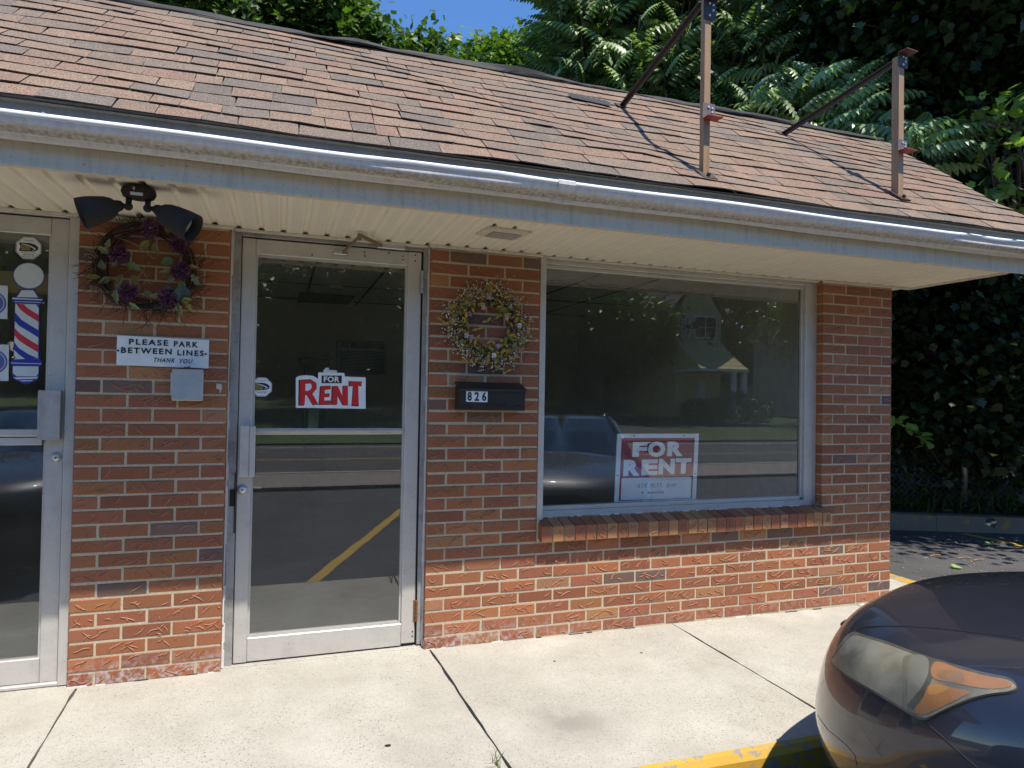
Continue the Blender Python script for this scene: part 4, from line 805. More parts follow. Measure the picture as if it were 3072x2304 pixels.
# ================================================================== WREATHS
def curl(p0, d, L, n, wob, down=0.):
    p = Vector(p0); d = Vector(d).normalized(); o = [p.copy()]
    for i in range(n):
        d = (d+Vector((random.uniform(-wob, wob), random.uniform(-wob, wob)*.5, random.uniform(-wob, wob)-down))).normalized(); p = p+d*L/n; p.y = min(p.y, -.006); o.append(p.copy())
    return o
def leafshape(mb, p, d, L, w, nrm, col, lobes=False):
    p, d = Vector(p), Vector(d).normalized(); s = d.cross(Vector(nrm)).normalized(); n_ = s.cross(d); fold = n_*w*.25
    if lobes:
        pr = [(0,.06),(.12,.5),(.22,.35),(.40,.9),(.52,.45),(.72,.5),(.8,.25),(1,0)]
    else: pr = [(0,.05),(.25,.8),(.5,1.),(.78,.55),(1,0)]
    V = [p+d*L*a for a, b in pr]; n = len(pr)
    up = [p+d*L*a+s*w/2*b+fold*b-n_*.12*L*a*a for a, b in pr]; dn = [p+d*L*a-s*w/2*b+fold*b-n_*.12*L*a*a for a, b in pr]; V = [v-n_*.12*L*a*a for v, (a, b) in zip(V, pr)]
    mb.add(V+up+dn, [(i, i+1, n+i+1, n+i) for i in range(n-1)]+[(i+1, i, 2*n+i, 2*n+i+1) for i in range(n-1)], 0, col)
leafC = NT('wreath_leaf'); leafC.set(leafC.attr(), .6); leafC = leafC.m
# purple flower wreath
cx, cz = -1.362, 1.885; r = thing('flower_wreath', 'dark twig wreath with six purple dahlias and leaves on the left brick pier', 'wreath', (cx, -.04, cz))
mb = MB()
for k in range(26):
    a0 = random.uniform(0, 2*pi); R = random.uniform(.165, .215); y = random.uniform(-.05, -.012); n = 26; span = random.uniform(2, 5)
    mb.tube([(cx+(R+.012*sin(3*q+k))*1.02*cos(a0+q), y+.01*sin(2*q+k), cz+(R+.012*sin(3*q+k))*.98*sin(a0+q)) for q in np.linspace(0, span, n)], random.uniform(.0018, .0035), 5, 0, random.choice([(.05,.035,.03),(.08,.05,.035),(.035,.028,.025)]))
for k in range(210):
    a = random.uniform(0, 2*pi) if random.random() < .55 else random.choice([2.0, 3.4, 3.6, -.4, -.9, 5.0])+random.uniform(-.35, .35); R = random.uniform(.17, .21); p = (cx+R*cos(a), random.uniform(-.06, -.02), cz+R*sin(a)); t_ = a+random.choice([1, 1, -1])*random.uniform(.3, 1.2)
    mb.tube(curl(p, (cos(t_), random.uniform(-.3, .1), sin(t_)), random.uniform(.05, .13), 5, .3), [.0016]*5+[.0006], 4, 0, random.choice([(.05,.035,.03),(.07,.045,.03),(.03,.025,.022)]))
for (x, y), (x2, y2) in (((560,420),(495,690)),((540,520),(470,480)),((560,560),(480,600)),((570,690),(520,660)),((820,330),(915,265)),((860,400),(900,555)),((700,710),(480,780)),((590,400),(230,220)),((600,330),(480,60)),((200,390),(110,390)),((210,380),(125,330)),((250,620),(165,660))):
    A0, B0 = i1(x, y, 1, -.05), i1(x2, y2, 1, -.03); mid = (A0+B0)/2+Vector((random.uniform(-.03,.03), -.02, random.uniform(0,.04))); mb.tube([A0, (A0+mid)/2+Vector((0,0,.008)), mid, (mid+B0)/2, B0], [.002,.002,.0017,.0014,.0008], 5, 0, (.30,.22,.14))
tw = NT('wreath_twig'); tw.set(tw.attr(), .9); tw = tw.m
build(mb, 'twig_ring', tw, r)
fl = NT('wreath_petal'); fl.set(fl.attr(), .75); fl = fl.m
for x, y, rr, sq in ((560,195,.037,1.5),(750,300,.040,1),(765,475,.043,1),(680,655,.043,.95),(410,620,.040,1),(355,370,.044,.95)):
    c = i1(x, y, 1, -.07); mb = MB()
    for k in range(170):
        ph = math.acos(1-random.random()*1.25); th = random.uniform(0, 2*pi); d = Vector((sin(ph)*cos(th), -cos(ph), sin(ph)*sin(th)*sq)); p = c+Vector((d.x*rr*.8, d.y*rr*.65, d.z*rr*.8)); cc = random.choice([(.18,.062,.145),(.12,.038,.10),(.23,.10,.185),(.08,.025,.068)])
        t_ = Vector((random.uniform(-1,1), random.uniform(-1,1), random.uniform(-1,1))).normalized(); leafshape(mb, p-d*.004, d+t_*.7, rr*.42, rr*.30, t_, cc)
    mb.ball(c+Vector((0,.005,0)), rr*.7, 0, (.05,.015,.045)); build(mb, 'flower', fl, r)
mb = MB()
for x, y, dx, dy, L, w, cc, lob in ((290,360,-95,-50,.055,.045,(.20,.23,.12),1),(270,330,10,-40,.045,.035,(.19,.22,.12),1),(400,430,100,40,.062,.05,(.17,.21,.11),1),(370,500,-10,50,.05,.035,(.14,.15,.06),0),(440,500,25,60,.045,.03,(.17,.16,.04),0),(330,600,10,90,.06,.045,(.21,.25,.10),1),(420,690,80,55,.05,.03,(.26,.28,.12),1),(300,520,-60,40,.05,.03,(.12,.13,.05),0),(230,520,-80,5,.055,.025,(.20,.19,.04),0),(320,570,70,50,.045,.03,(.13,.15,.05),0),(560,270,-80,90,.06,.035,(.16,.16,.04),0),(580,290,30,60,.05,.035,(.17,.17,.05),0),(680,230,5,-50,.05,.032,(.20,.19,.05),0),(720,400,-40,20,.05,.045,(.10,.14,.08),0),(700,480,-50,10,.045,.03,(.20,.24,.13),1),(820,440,40,10,.04,.03,(.34,.30,.05),1),(840,500,30,50,.055,.05,(.22,.28,.15),1),(760,540,20,50,.045,.035,(.16,.18,.06),0),(780,570,-5,95,.075,.075,(.07,.11,.11),0),(640,640,-50,10,.05,.035,(.22,.26,.14),1),(650,590,40,10,.045,.03,(.16,.19,.10),0),(740,690,20,50,.055,.045,(.23,.28,.10),1),(800,690,40,55,.05,.035,(.36,.30,.05),1),(770,680,60,-10,.045,.03,(.30,.26,.05),0),(510,620,70,25,.05,.03,(.14,.16,.07),0),(720,500,-20,60,.045,.03,(.22,.25,.14),0),(250,470,-10,-40,.04,.035,(.10,.12,.06),0),(300,450,60,-40,.05,.03,(.12,.13,.05),0)):
    p = i1(x, y, 1, -.06); d = Vector((dx, random.uniform(-30, 10), -dy)); leafshape(mb, p, d, L*1.2, w, (random.uniform(-.4,.4), -1, random.uniform(-.2,.4)), tuple(q*random.uniform(.75,1.05) for q in cc), bool(lob))
build(mb, 'leaves', leafC, r)
# berry wreath
cx, cz = .318, 1.690; r = thing('berry_wreath', 'twig wreath with yellow leaves, pale blossoms and white berries above the mailbox', 'wreath', (cx, -.03, cz))
mb = MB(); ends = []
for k in range(40):
    a0 = random.uniform(0, 2*pi); R = random.uniform(.115, .165); y = random.uniform(-.05, -.012)
    mb.tube([(cx+(R+.01*sin(4*q+k))*cos(a0+q), y, cz+(R+.01*sin(4*q+k))*.97*sin(a0+q)) for q in np.linspace(0, random.uniform(1.5, 4), 20)], random.uniform(.0012, .0024), 5, 0, random.choice([(.12,.06,.035),(.07,.04,.03),(.03,.03,.035),(.20,.12,.06)]))
for k in range(330):
    a = random.uniform(0, 2*pi); R = random.uniform(.13, .19); t_ = a-random.uniform(.35, 1.35); L = random.uniform(.05, .115)*(1.35 if random.random() < .15 else 1)
    q = curl((cx+R*cos(a), random.uniform(-.055, -.015), cz+R*.97*sin(a)), (cos(t_), random.uniform(-.3, .15), sin(t_)), L, 5, .22); mb.tube(q, [.0017]*5+[.0008], 4, 0, random.choice([(.14,.075,.04),(.10,.055,.035),(.32,.20,.10),(.04,.035,.035)])); ends.append(q)
for x, y in ((650,340),(560,390),(720,375)): q = curl(i3(610,430,1,-.03), i3(x,y,1,-.04)-i3(610,430,1,-.03), .07, 5, .15); ends.append(q); mb.tube(q, .0012, 4, 0, (.05,.04,.035))
build(mb, 'twig_ring', tw, r)
mb = MB()
for q in ends:
    for _ in range(random.choice([2, 3, 4, 5])):
        p = random.choice(q[2:])+Vector((random.uniform(-.008,.008), random.uniform(-.008,.004), random.uniform(-.008,.008))); mb.ball(p, random.choice([.0022,.0027,.0032,.0042]), 0, random.choice([(.72,.68,.60),(.62,.58,.52),(.55,.58,.60),(.68,.60,.42)]), 6, 4)
build(mb, 'berries', fl, r)
mb = MB()
for k in range(300):
    a = random.uniform(0, 2*pi); R = random.uniform(.105, .22); cc = random.choice([(.50,.30,.03),(.42,.27,.04),(.30,.24,.03),(.20,.21,.03),(.16,.19,.04)]); t_ = a+random.uniform(-1.6, 1.6)
    leafshape(mb, (cx+R*cos(a), random.uniform(-.065,-.03), cz+R*.97*sin(a)), (cos(t_), random.uniform(-.5,.1), sin(t_)), random.uniform(.022,.042), random.uniform(.010,.017), (random.uniform(-.6,.6), -1, random.uniform(-.6,.6)), cc)
for x, y in ((600,430),(640,440),(340,520),(200,700),(280,720),(490,770),(480,850),(565,710),(830,530),(660,1090),(720,1110),(380,1010),(600,860)):
    for s in (-1, 1): leafshape(mb, i3(x, y, 1, -.045), (s*random.uniform(.3,1), -.2, random.uniform(-.6,1)), .035, .013, (0,-1,.2), (.48,.31,.04))
for x, y in ((650,600),(690,585),(665,650),(740,760),(760,850),(740,830),(790,870),(830,890),(690,980)):
    leafshape(mb, i3(x, y, 1, -.05), (random.uniform(-1,1), -.2, random.uniform(-1,.3)), .042, .018, (.2,-1,.2), (.19,.24,.045))
build(mb, 'leaves', leafC, r)
for x, y, cc in ((585,515,(.40,.30,.36)),(535,595,(.55,.38,.40)),(725,675,(.58,.44,.46)),(825,740,(.68,.58,.60)),(400,820,(.58,.46,.54)),(440,835,(.38,.27,.42)),(655,905,(.45,.32,.38)),(620,980,(.78,.78,.76)),(805,930,(.22,.10,.28)),(425,650,(.18,.18,.28))):
    mb = MB(); c = i3(x, y, 1, -.06)
    for k in range(5): a = k*2*pi/5+random.uniform(-.2,.2); leafshape(mb, c, (cos(a), -.25, sin(a)), .017, .015, (0,-1,.1), tuple(q*random.uniform(.85,1.1) for q in cc))
    mb.ball(c+Vector((0,-.003,0)), .003, 0, (.5,.4,.1), 6, 4); build(mb, 'blossom', fl, r)

# ================================================================== SIGN POSTS ON THE ROOF
def roof_z(y): return RO.z+(y-RO.y)*math.tan(SA)
def post(name, label, x, y, top, foot_x, yaw, z_low, z_up, w):
    r = thing(name, label, 'sign bracket', (x, y, roof_z(y)), 'empty sign brackets on the roof')
    ca, sa = cos(yaw), sin(yaw); X, Y = Vector((ca, sa, 0)), Vector((-sa, ca, 0)); b0 = Vector((x, y, roof_z(y)))
    def bx(mb, u0, u1, v0, v1, z0, z1, mi=0): mb.hexa([b0+X*a+Y*b_+Vector((0,0,z-b0.z)) for z in (z0, z1) for a, b_ in ((u0,v0),(u1,v0),(u1,v1),(u0,v1))], mi)
    mb = MB(); bx(mb, -w/2, w/2, -w/2, w/2, b0.z-.012, top); build(mb, 'post', metal_paint('bronze_post', (.35,.215,.11), .55, .6, (.13,.07,.035), streak=True), r)
    p0 = b0+Vector((-.01, 0, top-b0.z-.03))+Y*(w*.5); F = Vector((foot_x, .285, roof_z(.285)+.012))
    mb = MB(); mb.bar(p0, F, .006, .028); mb.bar(p0+Vector((-.012,0,.011)), F+Vector((-.012,0,.011)), .024, .006); br = build(mb, 'brace', M['bronze_dark'], r)
    mb = MB(); mb.hexa([F+q for q in (Vector((-.05,-.02,-.014)), Vector((.02,-.02,-.014)), Vector((.02,.03,.026)), Vector((-.05,.03,.026)), Vector((-.05,-.022,-.008)), Vector((.02,-.022,-.008)), Vector((.02,.028,.032)), Vector((-.05,.028,.032)))]); mb.bar(F+Vector((-.045,0,0)), F+Vector((-.045,0,.035)), .004, .035); build(mb, 'foot_plate', M['bronze_dark'], br)
    for z0, z1, mt, red_up in ((z_low[0], z_low[1], plain('bracket_brown', (.19,.155,.13), .5, .3), False), (z_up[0], z_up[1], M['bronze_dark'], True)):
        mb = MB(); bx(mb, -w/2-.012, w/2+.026, -w/2-.006, -w/2-.001, z0, z1); pl = build(mb, 'bracket', mt, r)
        mb = MB(); zz = (z1-.001, z1+.004) if red_up else (z0-.004, z0+.001); bx(mb, -w/2-.012, w/2+.040, -w/2-.060, -w/2-.001, *zz)
        build(mb, 'flange', M['bronze_dark'] if red_up and x < 2 else plain('flange_brown', (.13,.045,.035), .6) if red_up else M['red_oxide'], pl)
        for u, k in ((0.004, .75), (.026, .7), (.026, .45), (.004, .18)):
            mb = MB(); o = b0+X*u+Y*(-w/2-.006)+Vector((0,0,z0+(z1-z0)*k-b0.z)); mb.lathe([(0, -.006), (.006, -.005), (.007, 0)], o, Y, 8); build(mb, 'bolt', M['galv'], pl)
    mb = MB(); e = [b0+X*a+ES*s+EN*h for h in (.012, .020) for a, s in ((-.05,-.075),(.035,-.075),(.035,.03),(-.05,.03))]; mb.hexa(e); mb.lathe([(0,0),(.010,0),(.010,.02),(0,.022)], b0+X*-.012+ES*-.05+EN*.018, EN, 8); build(mb, 'base_plate', M['bronze_dark'] if x < 2 else plain('base_rust', (.075,.03,.025), .6), r)
    return r
post('sign_bracket', 'left bronze sign post with its brace, tall enough to leave the picture', 1.326, -.584, 3.43, 1.307, 0.0, (2.773, 2.857), (3.30, 3.412), .037)
post('sign_bracket', 'right bronze sign post with its brace, nearer the roof end', 2.770, -.491, 3.412, 2.59, .10, (2.829, 2.900), (3.345, 3.428), .046)
# ================================================================== CARS
t = NT('car_paint'); v = t.coord(); fl_ = t.voro(v, 900, 'Color'); t.set(t.mix(.35, (.020,.019,.026), t.mix(1., fl_, (.05,.048,.065), 'MULTIPLY')),   .40, .3, 1., coatr=.03)
dst = t.ramp(t.noise(v, 8, 6, .65), [(.45, 0.), (.8, .10)]); t.set(t.mix(dst, (.024,.027,.041), (.085,.087,.092))); M['car_paint'] = t.m
def lens_mat(name, col, rough, coat=1.): t = NT(name); v = t.coord(); t.set(t.mix(t.ramp(t.noise(v, 14, 5), [(.3, 0.), (.75, 1.)]), tuple(x*.8 for x in col), tuple(x*1.15 for x in col)), rough, 0, coat, coatr=.08); return t.m
M['lens_haze'] = lens_mat('hazed_lens', (.24,.23,.17), .35)
t = NT('hazed_lens_worn'); v = t.coord(); t.set(t.mix(t.ramp(t.noise(v, 7, 4, .6), [(.32, 0.), (.68, 1.)]), (.10,.095,.075), (.40,.38,.31)), .3, 0, 1, coatr=.12); t.bump(t.noise(v, 500, 2), .15, .001); M['lens_haze'] = t.m; M['lens_amber'] = lens_mat('amber_lens', (.46,.17,.03), .25); M['lens_amber_bright'] = lens_mat('amber_reflector', (.62,.26,.03), .2); M['lens_clear'] = lens_mat('clear_lens', (.20,.21,.20), .1)
LV = np.array([(.17,.17,-.14,.80),(.27,.30,-.04,.855),(.40,.42,0,.885),(.52,.55,-.01,.89),(.62,.68,-.04,.885),(.70,.78,-.09,.865),(.745,.84,-.15,.825),(.77,.88,-.21,.75),(.79,.92,-.30,.55),(.80,.945,-.38,.28),(.805,.95,-.42,.001)])
CL = 4.62; D0, NN = .85, 2.4
def car_grid(ns=5, nt=26, nm=46):
    ss = np.linspace(0, len(LV)-1, (len(LV)-1)*ns+1); rows = []
    for s in ss:
        # smooth interpolation between the body levels
        i = min(int(s), len(LV)-2); f = s-i; P0, P1, P2, P3 = LV[max(i-1, 0)], LV[i], LV[i+1], LV[min(i+2, len(LV)-1)]
        wf, wr, uf, vw = .5*((2*P1)+(-P0+P2)*f+(2*P0-5*P1+4*P2-P3)*f*f+(-P0+3*P1-3*P2+P3)*f**3); vw = max(vw, .0005)
        row = []
        for k in range(nt):
            th = pi/2*k/(nt-1); row.append((uf-D0+D0*max(cos(th), 0)**(2/NN), vw*sin(th)**(2/NN)))
        u_end = -(CL+uf*.8)+D0
        for k in range(1, nm): row.append((uf-D0+(u_end-(uf-D0))*k/(nm-1), vw))
        for k in range(1, nt):
            th = pi/2*(1-k/(nt-1)); row.append((u_end-D0+D0*(1-max(cos(th), 0)**(2/NN)), vw*sin(th)**(2/NN)))
        out = []
        for u, v in row:
            w = wf+(wr-wf)*min(-u/1.3, 1.15)
            if w < .70:
                for uc in (-.93, -3.62):
                    d = abs(u-uc)
                    if d < .36: w = max(w, .16+math.sqrt(.36**2-d*d)*1.35 if d < .36 else w) if w < .16+math.sqrt(.36**2-d*d)*1.3 else w
            out.append((u, v, w))
        rows.append(out)
    return rows
rows = car_grid(); nT = len(rows[0])
def make_car(name, label, O, ang, group):
    r = thing(name, label, 'car', (O[0], O[1], -.2), group, ang)     # local: +y forward, -x left
    mb = MB()
    for sg in (1, -1):
        b = len(mb.v)
        for row in rows: mb.v += [(-sg*v, u, w) for u, v, w in row]
        for i in range(len(rows)-1):
            for k in range(nT-1):
                q = (b+i*nT+k, b+i*nT+k+1, b+(i+1)*nT+k+1, b+(i+1)*nT+k); mb.f.append(q[::-1] if sg == 1 else q); mb.mi.append(0); mb.c.append(None)
    body = build(mb, 'body', M['car_paint'], r, smooth=True, local=True)
    bm_ = bmesh.new(); bm_.from_mesh(body.data); bmesh.ops.remove_doubles(bm_, verts=bm_.verts, dist=.0012); bmesh.ops.recalc_face_normals(bm_, faces=bm_.faces); bm_.to_mesh(body.data); bm_.free(); body.data.shade_smooth()
    # greenhouse: glass shell, roof and pillars
    gl = [(.93,-1.22,-4.05,.76),(1.08,-1.62,-3.86,.70),(1.20,-1.98,-3.62,.63),(1.255,-2.2,-3.40,.575)]
    def ring(w, uf, ur, vw, n=16):
        o = []; D = .28
        for k in range(n): th = pi/2*k/(n-1); o.append((uf-D+D*cos(th)**.75, vw*sin(th)**.75))
        for k in range(n): th = pi/2*(1-k/(n-1)); o.append((ur+D-D*cos(th)**.75, vw*sin(th)**.75))
        return [(-v, u, w) for u, v in o]+[(v, u, w) for u, v in o[::-1]]
    mb = MB(); R = [ring(*g) for g in gl]; n = len(R[0])
    for q in R: mb.v += q
    for i in range(len(R)-1):
        for k in range(n): mb.f.append((i*n+k, i*n+(k+1) % n, (i+1)*n+(k+1) % n, (i+1)*n+k)); mb.mi.append(0); mb.c.append(None)
    build(mb, 'windows', M['car_glass'], r, smooth=True, local=True)
    mb = MB(); rr = [ring(1.255,-2.2,-3.40,.575), ring(1.275,-2.28,-3.30,.53), ring(1.288,-2.4,-3.15,.44), ring(1.292,-2.6,-2.95,.25)]
    for q in rr: mb.v += q
    for i in range(3):
        for k in range(n): mb.f.append((i*n+k, i*n+(k+1) % n, (i+1)*n+(k+1) % n, (i+1)*n+k)); mb.mi.append(0); mb.c.append(None)
    mb.f.append(tuple(3*n+k for k in range(n))); mb.mi.append(0); mb.c.append(None)
    build(mb, 'roof', M['car_paint'], r, smooth=True, local=True)
    for s in (-1, 1):
        for pts in (((.70,-1.36,.94),(.655,-1.72,1.09),(.60,-2.06,1.205),(.555,-2.24,1.26)), ((.715,-2.62,.94),(.66,-2.62,1.10),(.575,-2.66,1.26)), ((.70,-3.95,.94),(.64,-3.72,1.10),(.55,-3.38,1.26))):
            mb = MB(); mb.tube([(s*a, b_, c) for a, b_, c in pts], .032, 8); build(mb, 'pillar', M['car_paint'], r, smooth=True, local=True)
        for uc in (-.93, -3.62):
            mb = MB(); mb.lathe([(.18,.0),(.20,-.01),(.30,-.012),(.315,.0),(.315,.17),(.30,.185),(.2,.185)], (s*.70-(0 if s > 0 else 0)*.1, uc, .315), (s, 0, 0), 32); wh = build(mb, 'wheel', M['tyre'], r, smooth=True, local=True)
            mb = MB(); mb.lathe([(0,.15),(.05,.155),(.07,.12),(.17,.13),(.20,.17),(.205,.15),(.205,.0)], (s*.70, uc, .315), (s, 0, 0), 32); build(mb, 'rim', M['steel'], wh, smooth=True, local=True)
        mb = MB(); mb.ball((s*.95, -1.62, .98), .1, sc=(1.05,.55,.62), nu=14, nv=8); mb.tube([(s*.80,-1.60,.95),(s*.90,-1.60,.96)], .025, 6); build(mb, 'wing_mirror', M['car_paint'], r, smooth=True, local=True)
        mb = MB(); mb.tube([(s*.885,-2.35,.80),(s*.925,-2.40,.80),(s*.925,-2.50,.80),(s*.885,-2.55,.80)], .013, 8); build(mb, 'door_handle', M['chrome'], r, smooth=True, local=True)
    mb = MB(); mb.box(-.5, .5, -4.0, -1.5, .5, .93); mb.box(-.55,-.08,-2.75,-2.55,.6,1.08); mb.box(.08,.55,-2.75,-2.55,.6,1.08); build(mb, 'seats', M['black_plastic'], r, local=True)
    mb = MB(); mb.box(-.72, .72, -4.3, -.5, .14, .5); mb.box(-.74,.74,-.32,-.1,.135,.2); build(mb, 'underbody', M['dark_gap'], r, local=True)
    mb = MB(); mb.cbox(-.24, .24, -.25, -.072, .60, .685, .012); 
    gr = build(mb, 'grille', M['black_plastic'], r, local=True)
    return r, body
CO, CA = (1.44, -1.42), .42
car, cbody = make_car('parked_car', 'dark grey sedan parked nose in with an amber and hazed headlight', CO, CA, None)
Mw = Matrix.Translation((CO[0], CO[1], -.2)) @ Matrix.Rotation(CA, 4, 'Z'); Mi = Mw.inverted()
bvh = BVHTree.FromPolygons([v.co.copy() for v in cbody.data.vertices], [tuple(p.vertices) for p in cbody.data.polygons])
oL = Mi @ CAM
def on_car(px, py, off):
    d = (Mi.to_3x3() @ ray(px, py)).normalized(); h = bvh.ray_cast(oL, d)
    if h[0] is None:
        q = bvh.find_nearest(oL+d*2.6); p, nn = q[0], q[1]
    else: p, nn = h[0], h[1]
    if nn.dot(d) > 0: nn = -nn
    return p+nn*off
def z6(p): return (2400+p[0]/2.064, 1500+p[1]/2.064)
def smooth_poly(pts, n=4):
    o = []; k = len(pts)
    for i in range(k):
        p0, p1, p2, p3 = (np.array(pts[(i+j-1) % k], float) for j in range(4))
        for f in np.linspace(0, 1, n, endpoint=False): o.append(tuple(.5*((2*p1)+(-p0+p2)*f+(2*p0-5*p1+4*p2-p3)*f*f+(-p0+3*p1-3*p2+p3)*f**3)))
    return o
def patch(name, pts, off, mat, parent, sm=True, edge=.004):
    """lens piece lying on the body: outline laid on the real surface, raised by off, with a thin rim down to the body"""
    out = smooth_poly([z6(p) for p in pts], 3) if sm else [z6(p) for p in pts]
    X = [p[0] for p in out]; Y = [p[1] for p in out]; V = [Vector(p) for p in out]; E = [(i, (i+1) % len(out)) for i in range(len(out))]
    inn = [Vector((x, y)) for x in np.arange(min(X)+5, max(X), 9) for y in np.arange(min(Y)+5, max(Y), 9)]
    vv, ee, ff, *_ = delaunay_2d_cdt(V+inn, E, [tuple(range(len(out)))], 1, .5)
    mb = MB(); P = [on_car(q.x, q.y, off) for q in vv]; mb.add(P, [tuple(f) for f in ff])
    b = [on_car(x, y, off) for x, y in out]; c = [on_car(x, y, -.004) for x, y in out]; n = len(b)
    mb.add(b+c, [(i, (i+1) % n, n+(i+1) % n, n+i) for i in range(n)])
    o = build(mb, name, mat, parent, smooth=True, local=True)
    return o
HLo = [(325,825),(420,850),(560,893),(700,945),(850,995),(1000,1040),(1150,1082),(1290,1110),(1345,1140),(1352,1175),(1300,1200),(1200,1210),(1100,1232),(1000,1268),(900,1310),(835,1345),(775,1370),(690,1330),(600,1278),(480,1210),(370,1148),(280,1092),(215,1040),(188,1000),(215,955),(265,885)]
hl = patch('headlight', HLo, .0015, M['black_plastic'], car)
def inset(pts, k): c = np.mean(np.array(pts, float), 0); return [tuple(c+(np.array(p)-c)*k) for p in pts]
patch('lens', [(338,842),(440,868),(560,905),(690,955),(840,1005),(1000,1052),(1150,1092),(1285,1118),(1335,1150),(1335,1172),(1290,1190),(1190,1200),(1080,1222),(980,1260),(880,1305),(775,1350),(690,1315),(600,1262),(480,1192),(370,1130),(280,1075),(225,1028),(204,1000),(230,955),(280,890)], .003, M['lens_haze'], hl)
patch('lamp_divider', [(640,985),(700,962),(720,968),(680,1040),(668,1120),(664,1210),(668,1270),(640,1270),(645,1100)], .0036, plain('lens_divider', (.15,.145,.115), .25, 0, 1), hl)
patch('projector', [(688,985),(745,965),(795,990),(800,1040),(780,1110),(740,1180),(700,1240),(672,1262),(668,1180),(672,1080)], .0042, M['lens_clear'], hl)
patch('lamp_bezel', [(800,990),(845,1006),(835,1060),(815,1130),(780,1200),(720,1290),(700,1296),(672,1270),(745,1185),(788,1110),(806,1040)], .0046, M['black_plastic'], hl)
patch('indicator', [(842,1008),(1000,1056),(1150,1096),(1270,1122),(1318,1150),(1290,1168),(1180,1176),(1080,1163),(960,1138),(826,1105)], .0048, M['lens_amber'], hl)
patch('side_marker', [(815,1142),(930,1162),(1055,1192),(1005,1224),(900,1276),(770,1328),(712,1302),(770,1228)], .0048, M['lens_amber'], hl)
patch('reflector', [(822,1146),(925,1166),(895,1195),(850,1210),(800,1205)], .0054, M['lens_amber_bright'], hl)
patch('reflector', [(875,1060),(1000,1075),(1020,1100),(1010,1140),(870,1108)], .0054, plain('lens_shade', (.30,.13,.03), .3, 0, 1), hl)
def seam(pts, rad_=.0022, off=.0005, mat='dark_gap', nm='panel_seam'):
    q = []; pts = [z6(p) for p in pts]
    for i in range(len(pts)-1):
        n = max(2, int(math.dist(pts[i], pts[i+1])/14))
        q += [(pts[i][0]+(pts[i+1][0]-pts[i][0])*k/n, pts[i][1]+(pts[i+1][1]-pts[i][1])*k/n) for k in range(n)]
    q.append(pts[-1]); mb = MB(); mb.tube([on_car(x, y, off) for x, y in q], rad_, 5); return build(mb, nm, M[mat], car, smooth=True, local=True)
seam([(775,1372),(850,1440),(950,1530),(1040,1610),(1100,1659)], .0028)
seam([(330,822),(345,805),(380,792),(450,786),(560,782),(700,786),(850,796),(1000,812),(1150,830),(1300,850),(1386,862)], .0022)
seam([(108,1330),(120,1350),(170,1420),(230,1470),(290,1520),(340,1580),(352,1640)], .0008)
t = NT('lens_cover'); t.t.nodes.remove(t.p); v = t.coord(); fr = t.n('ShaderNodeFresnel'); ge = t.n('ShaderNodeNewGeometry'); t.l(t.math('SUBTRACT', 1.45, t.math('MULTIPLY', ge.outputs['Backfacing'], .76)), fr.inputs[0]); g = t.n('ShaderNodeBsdfGlossy'); g.inputs['Roughness'].default_value = .12; tr = t.n('ShaderNodeBsdfTransparent'); tr.inputs[0].default_value = (.93,.91,.84,1); df = t.n('ShaderNodeBsdfDiffuse'); df.inputs[0].default_value = (.46,.44,.35,1)
m1 = t.n('ShaderNodeMixShader'); t.l(t.ramp(t.noise(v, 9, 5, .65), [(.3, .05), (.7, .24)]), m1.inputs[0]); t.l(tr.outputs[0], m1.inputs[1]); t.l(df.outputs[0], m1.inputs[2]); m2 = t.n('ShaderNodeMixShader'); t.l(fr.outputs[0], m2.inputs[0]); t.l(m1.outputs[0], m2.inputs[1]); t.l(g.outputs[0], m2.inputs[2]); t.l(m2.outputs[0], t.out.inputs[0])
patch('lens_cover', inset(HLo, .985), .0085, t.m, hl)
tag(hl, 'hazed headlight with amber corner lenses')
car2, _b2 = make_car('parked_car', 'second dark sedan in the next stall, mirrored in the left door glass', (-3.2, -2.0), .12, None)

# ================================================================== FOLIAGE
def norm(a): return a/np.maximum(np.linalg.norm(a, axis=-1, keepdims=True), 1e-9)
def frames(d, up):
    x = norm(d); y = norm(np.cross(up, x)); z = np.cross(x, y); return np.stack([x, y, z], 1)
def place(T, TF, pos, d, up, size, col, cvar=.0):
    """copies of one small leaf shape, joined into one crown mesh"""
    n, k = len(pos), len(T); R = frames(d, up); V = np.einsum('kj,nji->nki', T, R)*size[:, None, None]+pos[:, None, :]
    F = (TF[None]+np.arange(n)[:, None, None]*k).reshape(-1, 3); Cc = np.repeat(col, k, 0); return V.reshape(-1, 3), F, Cc
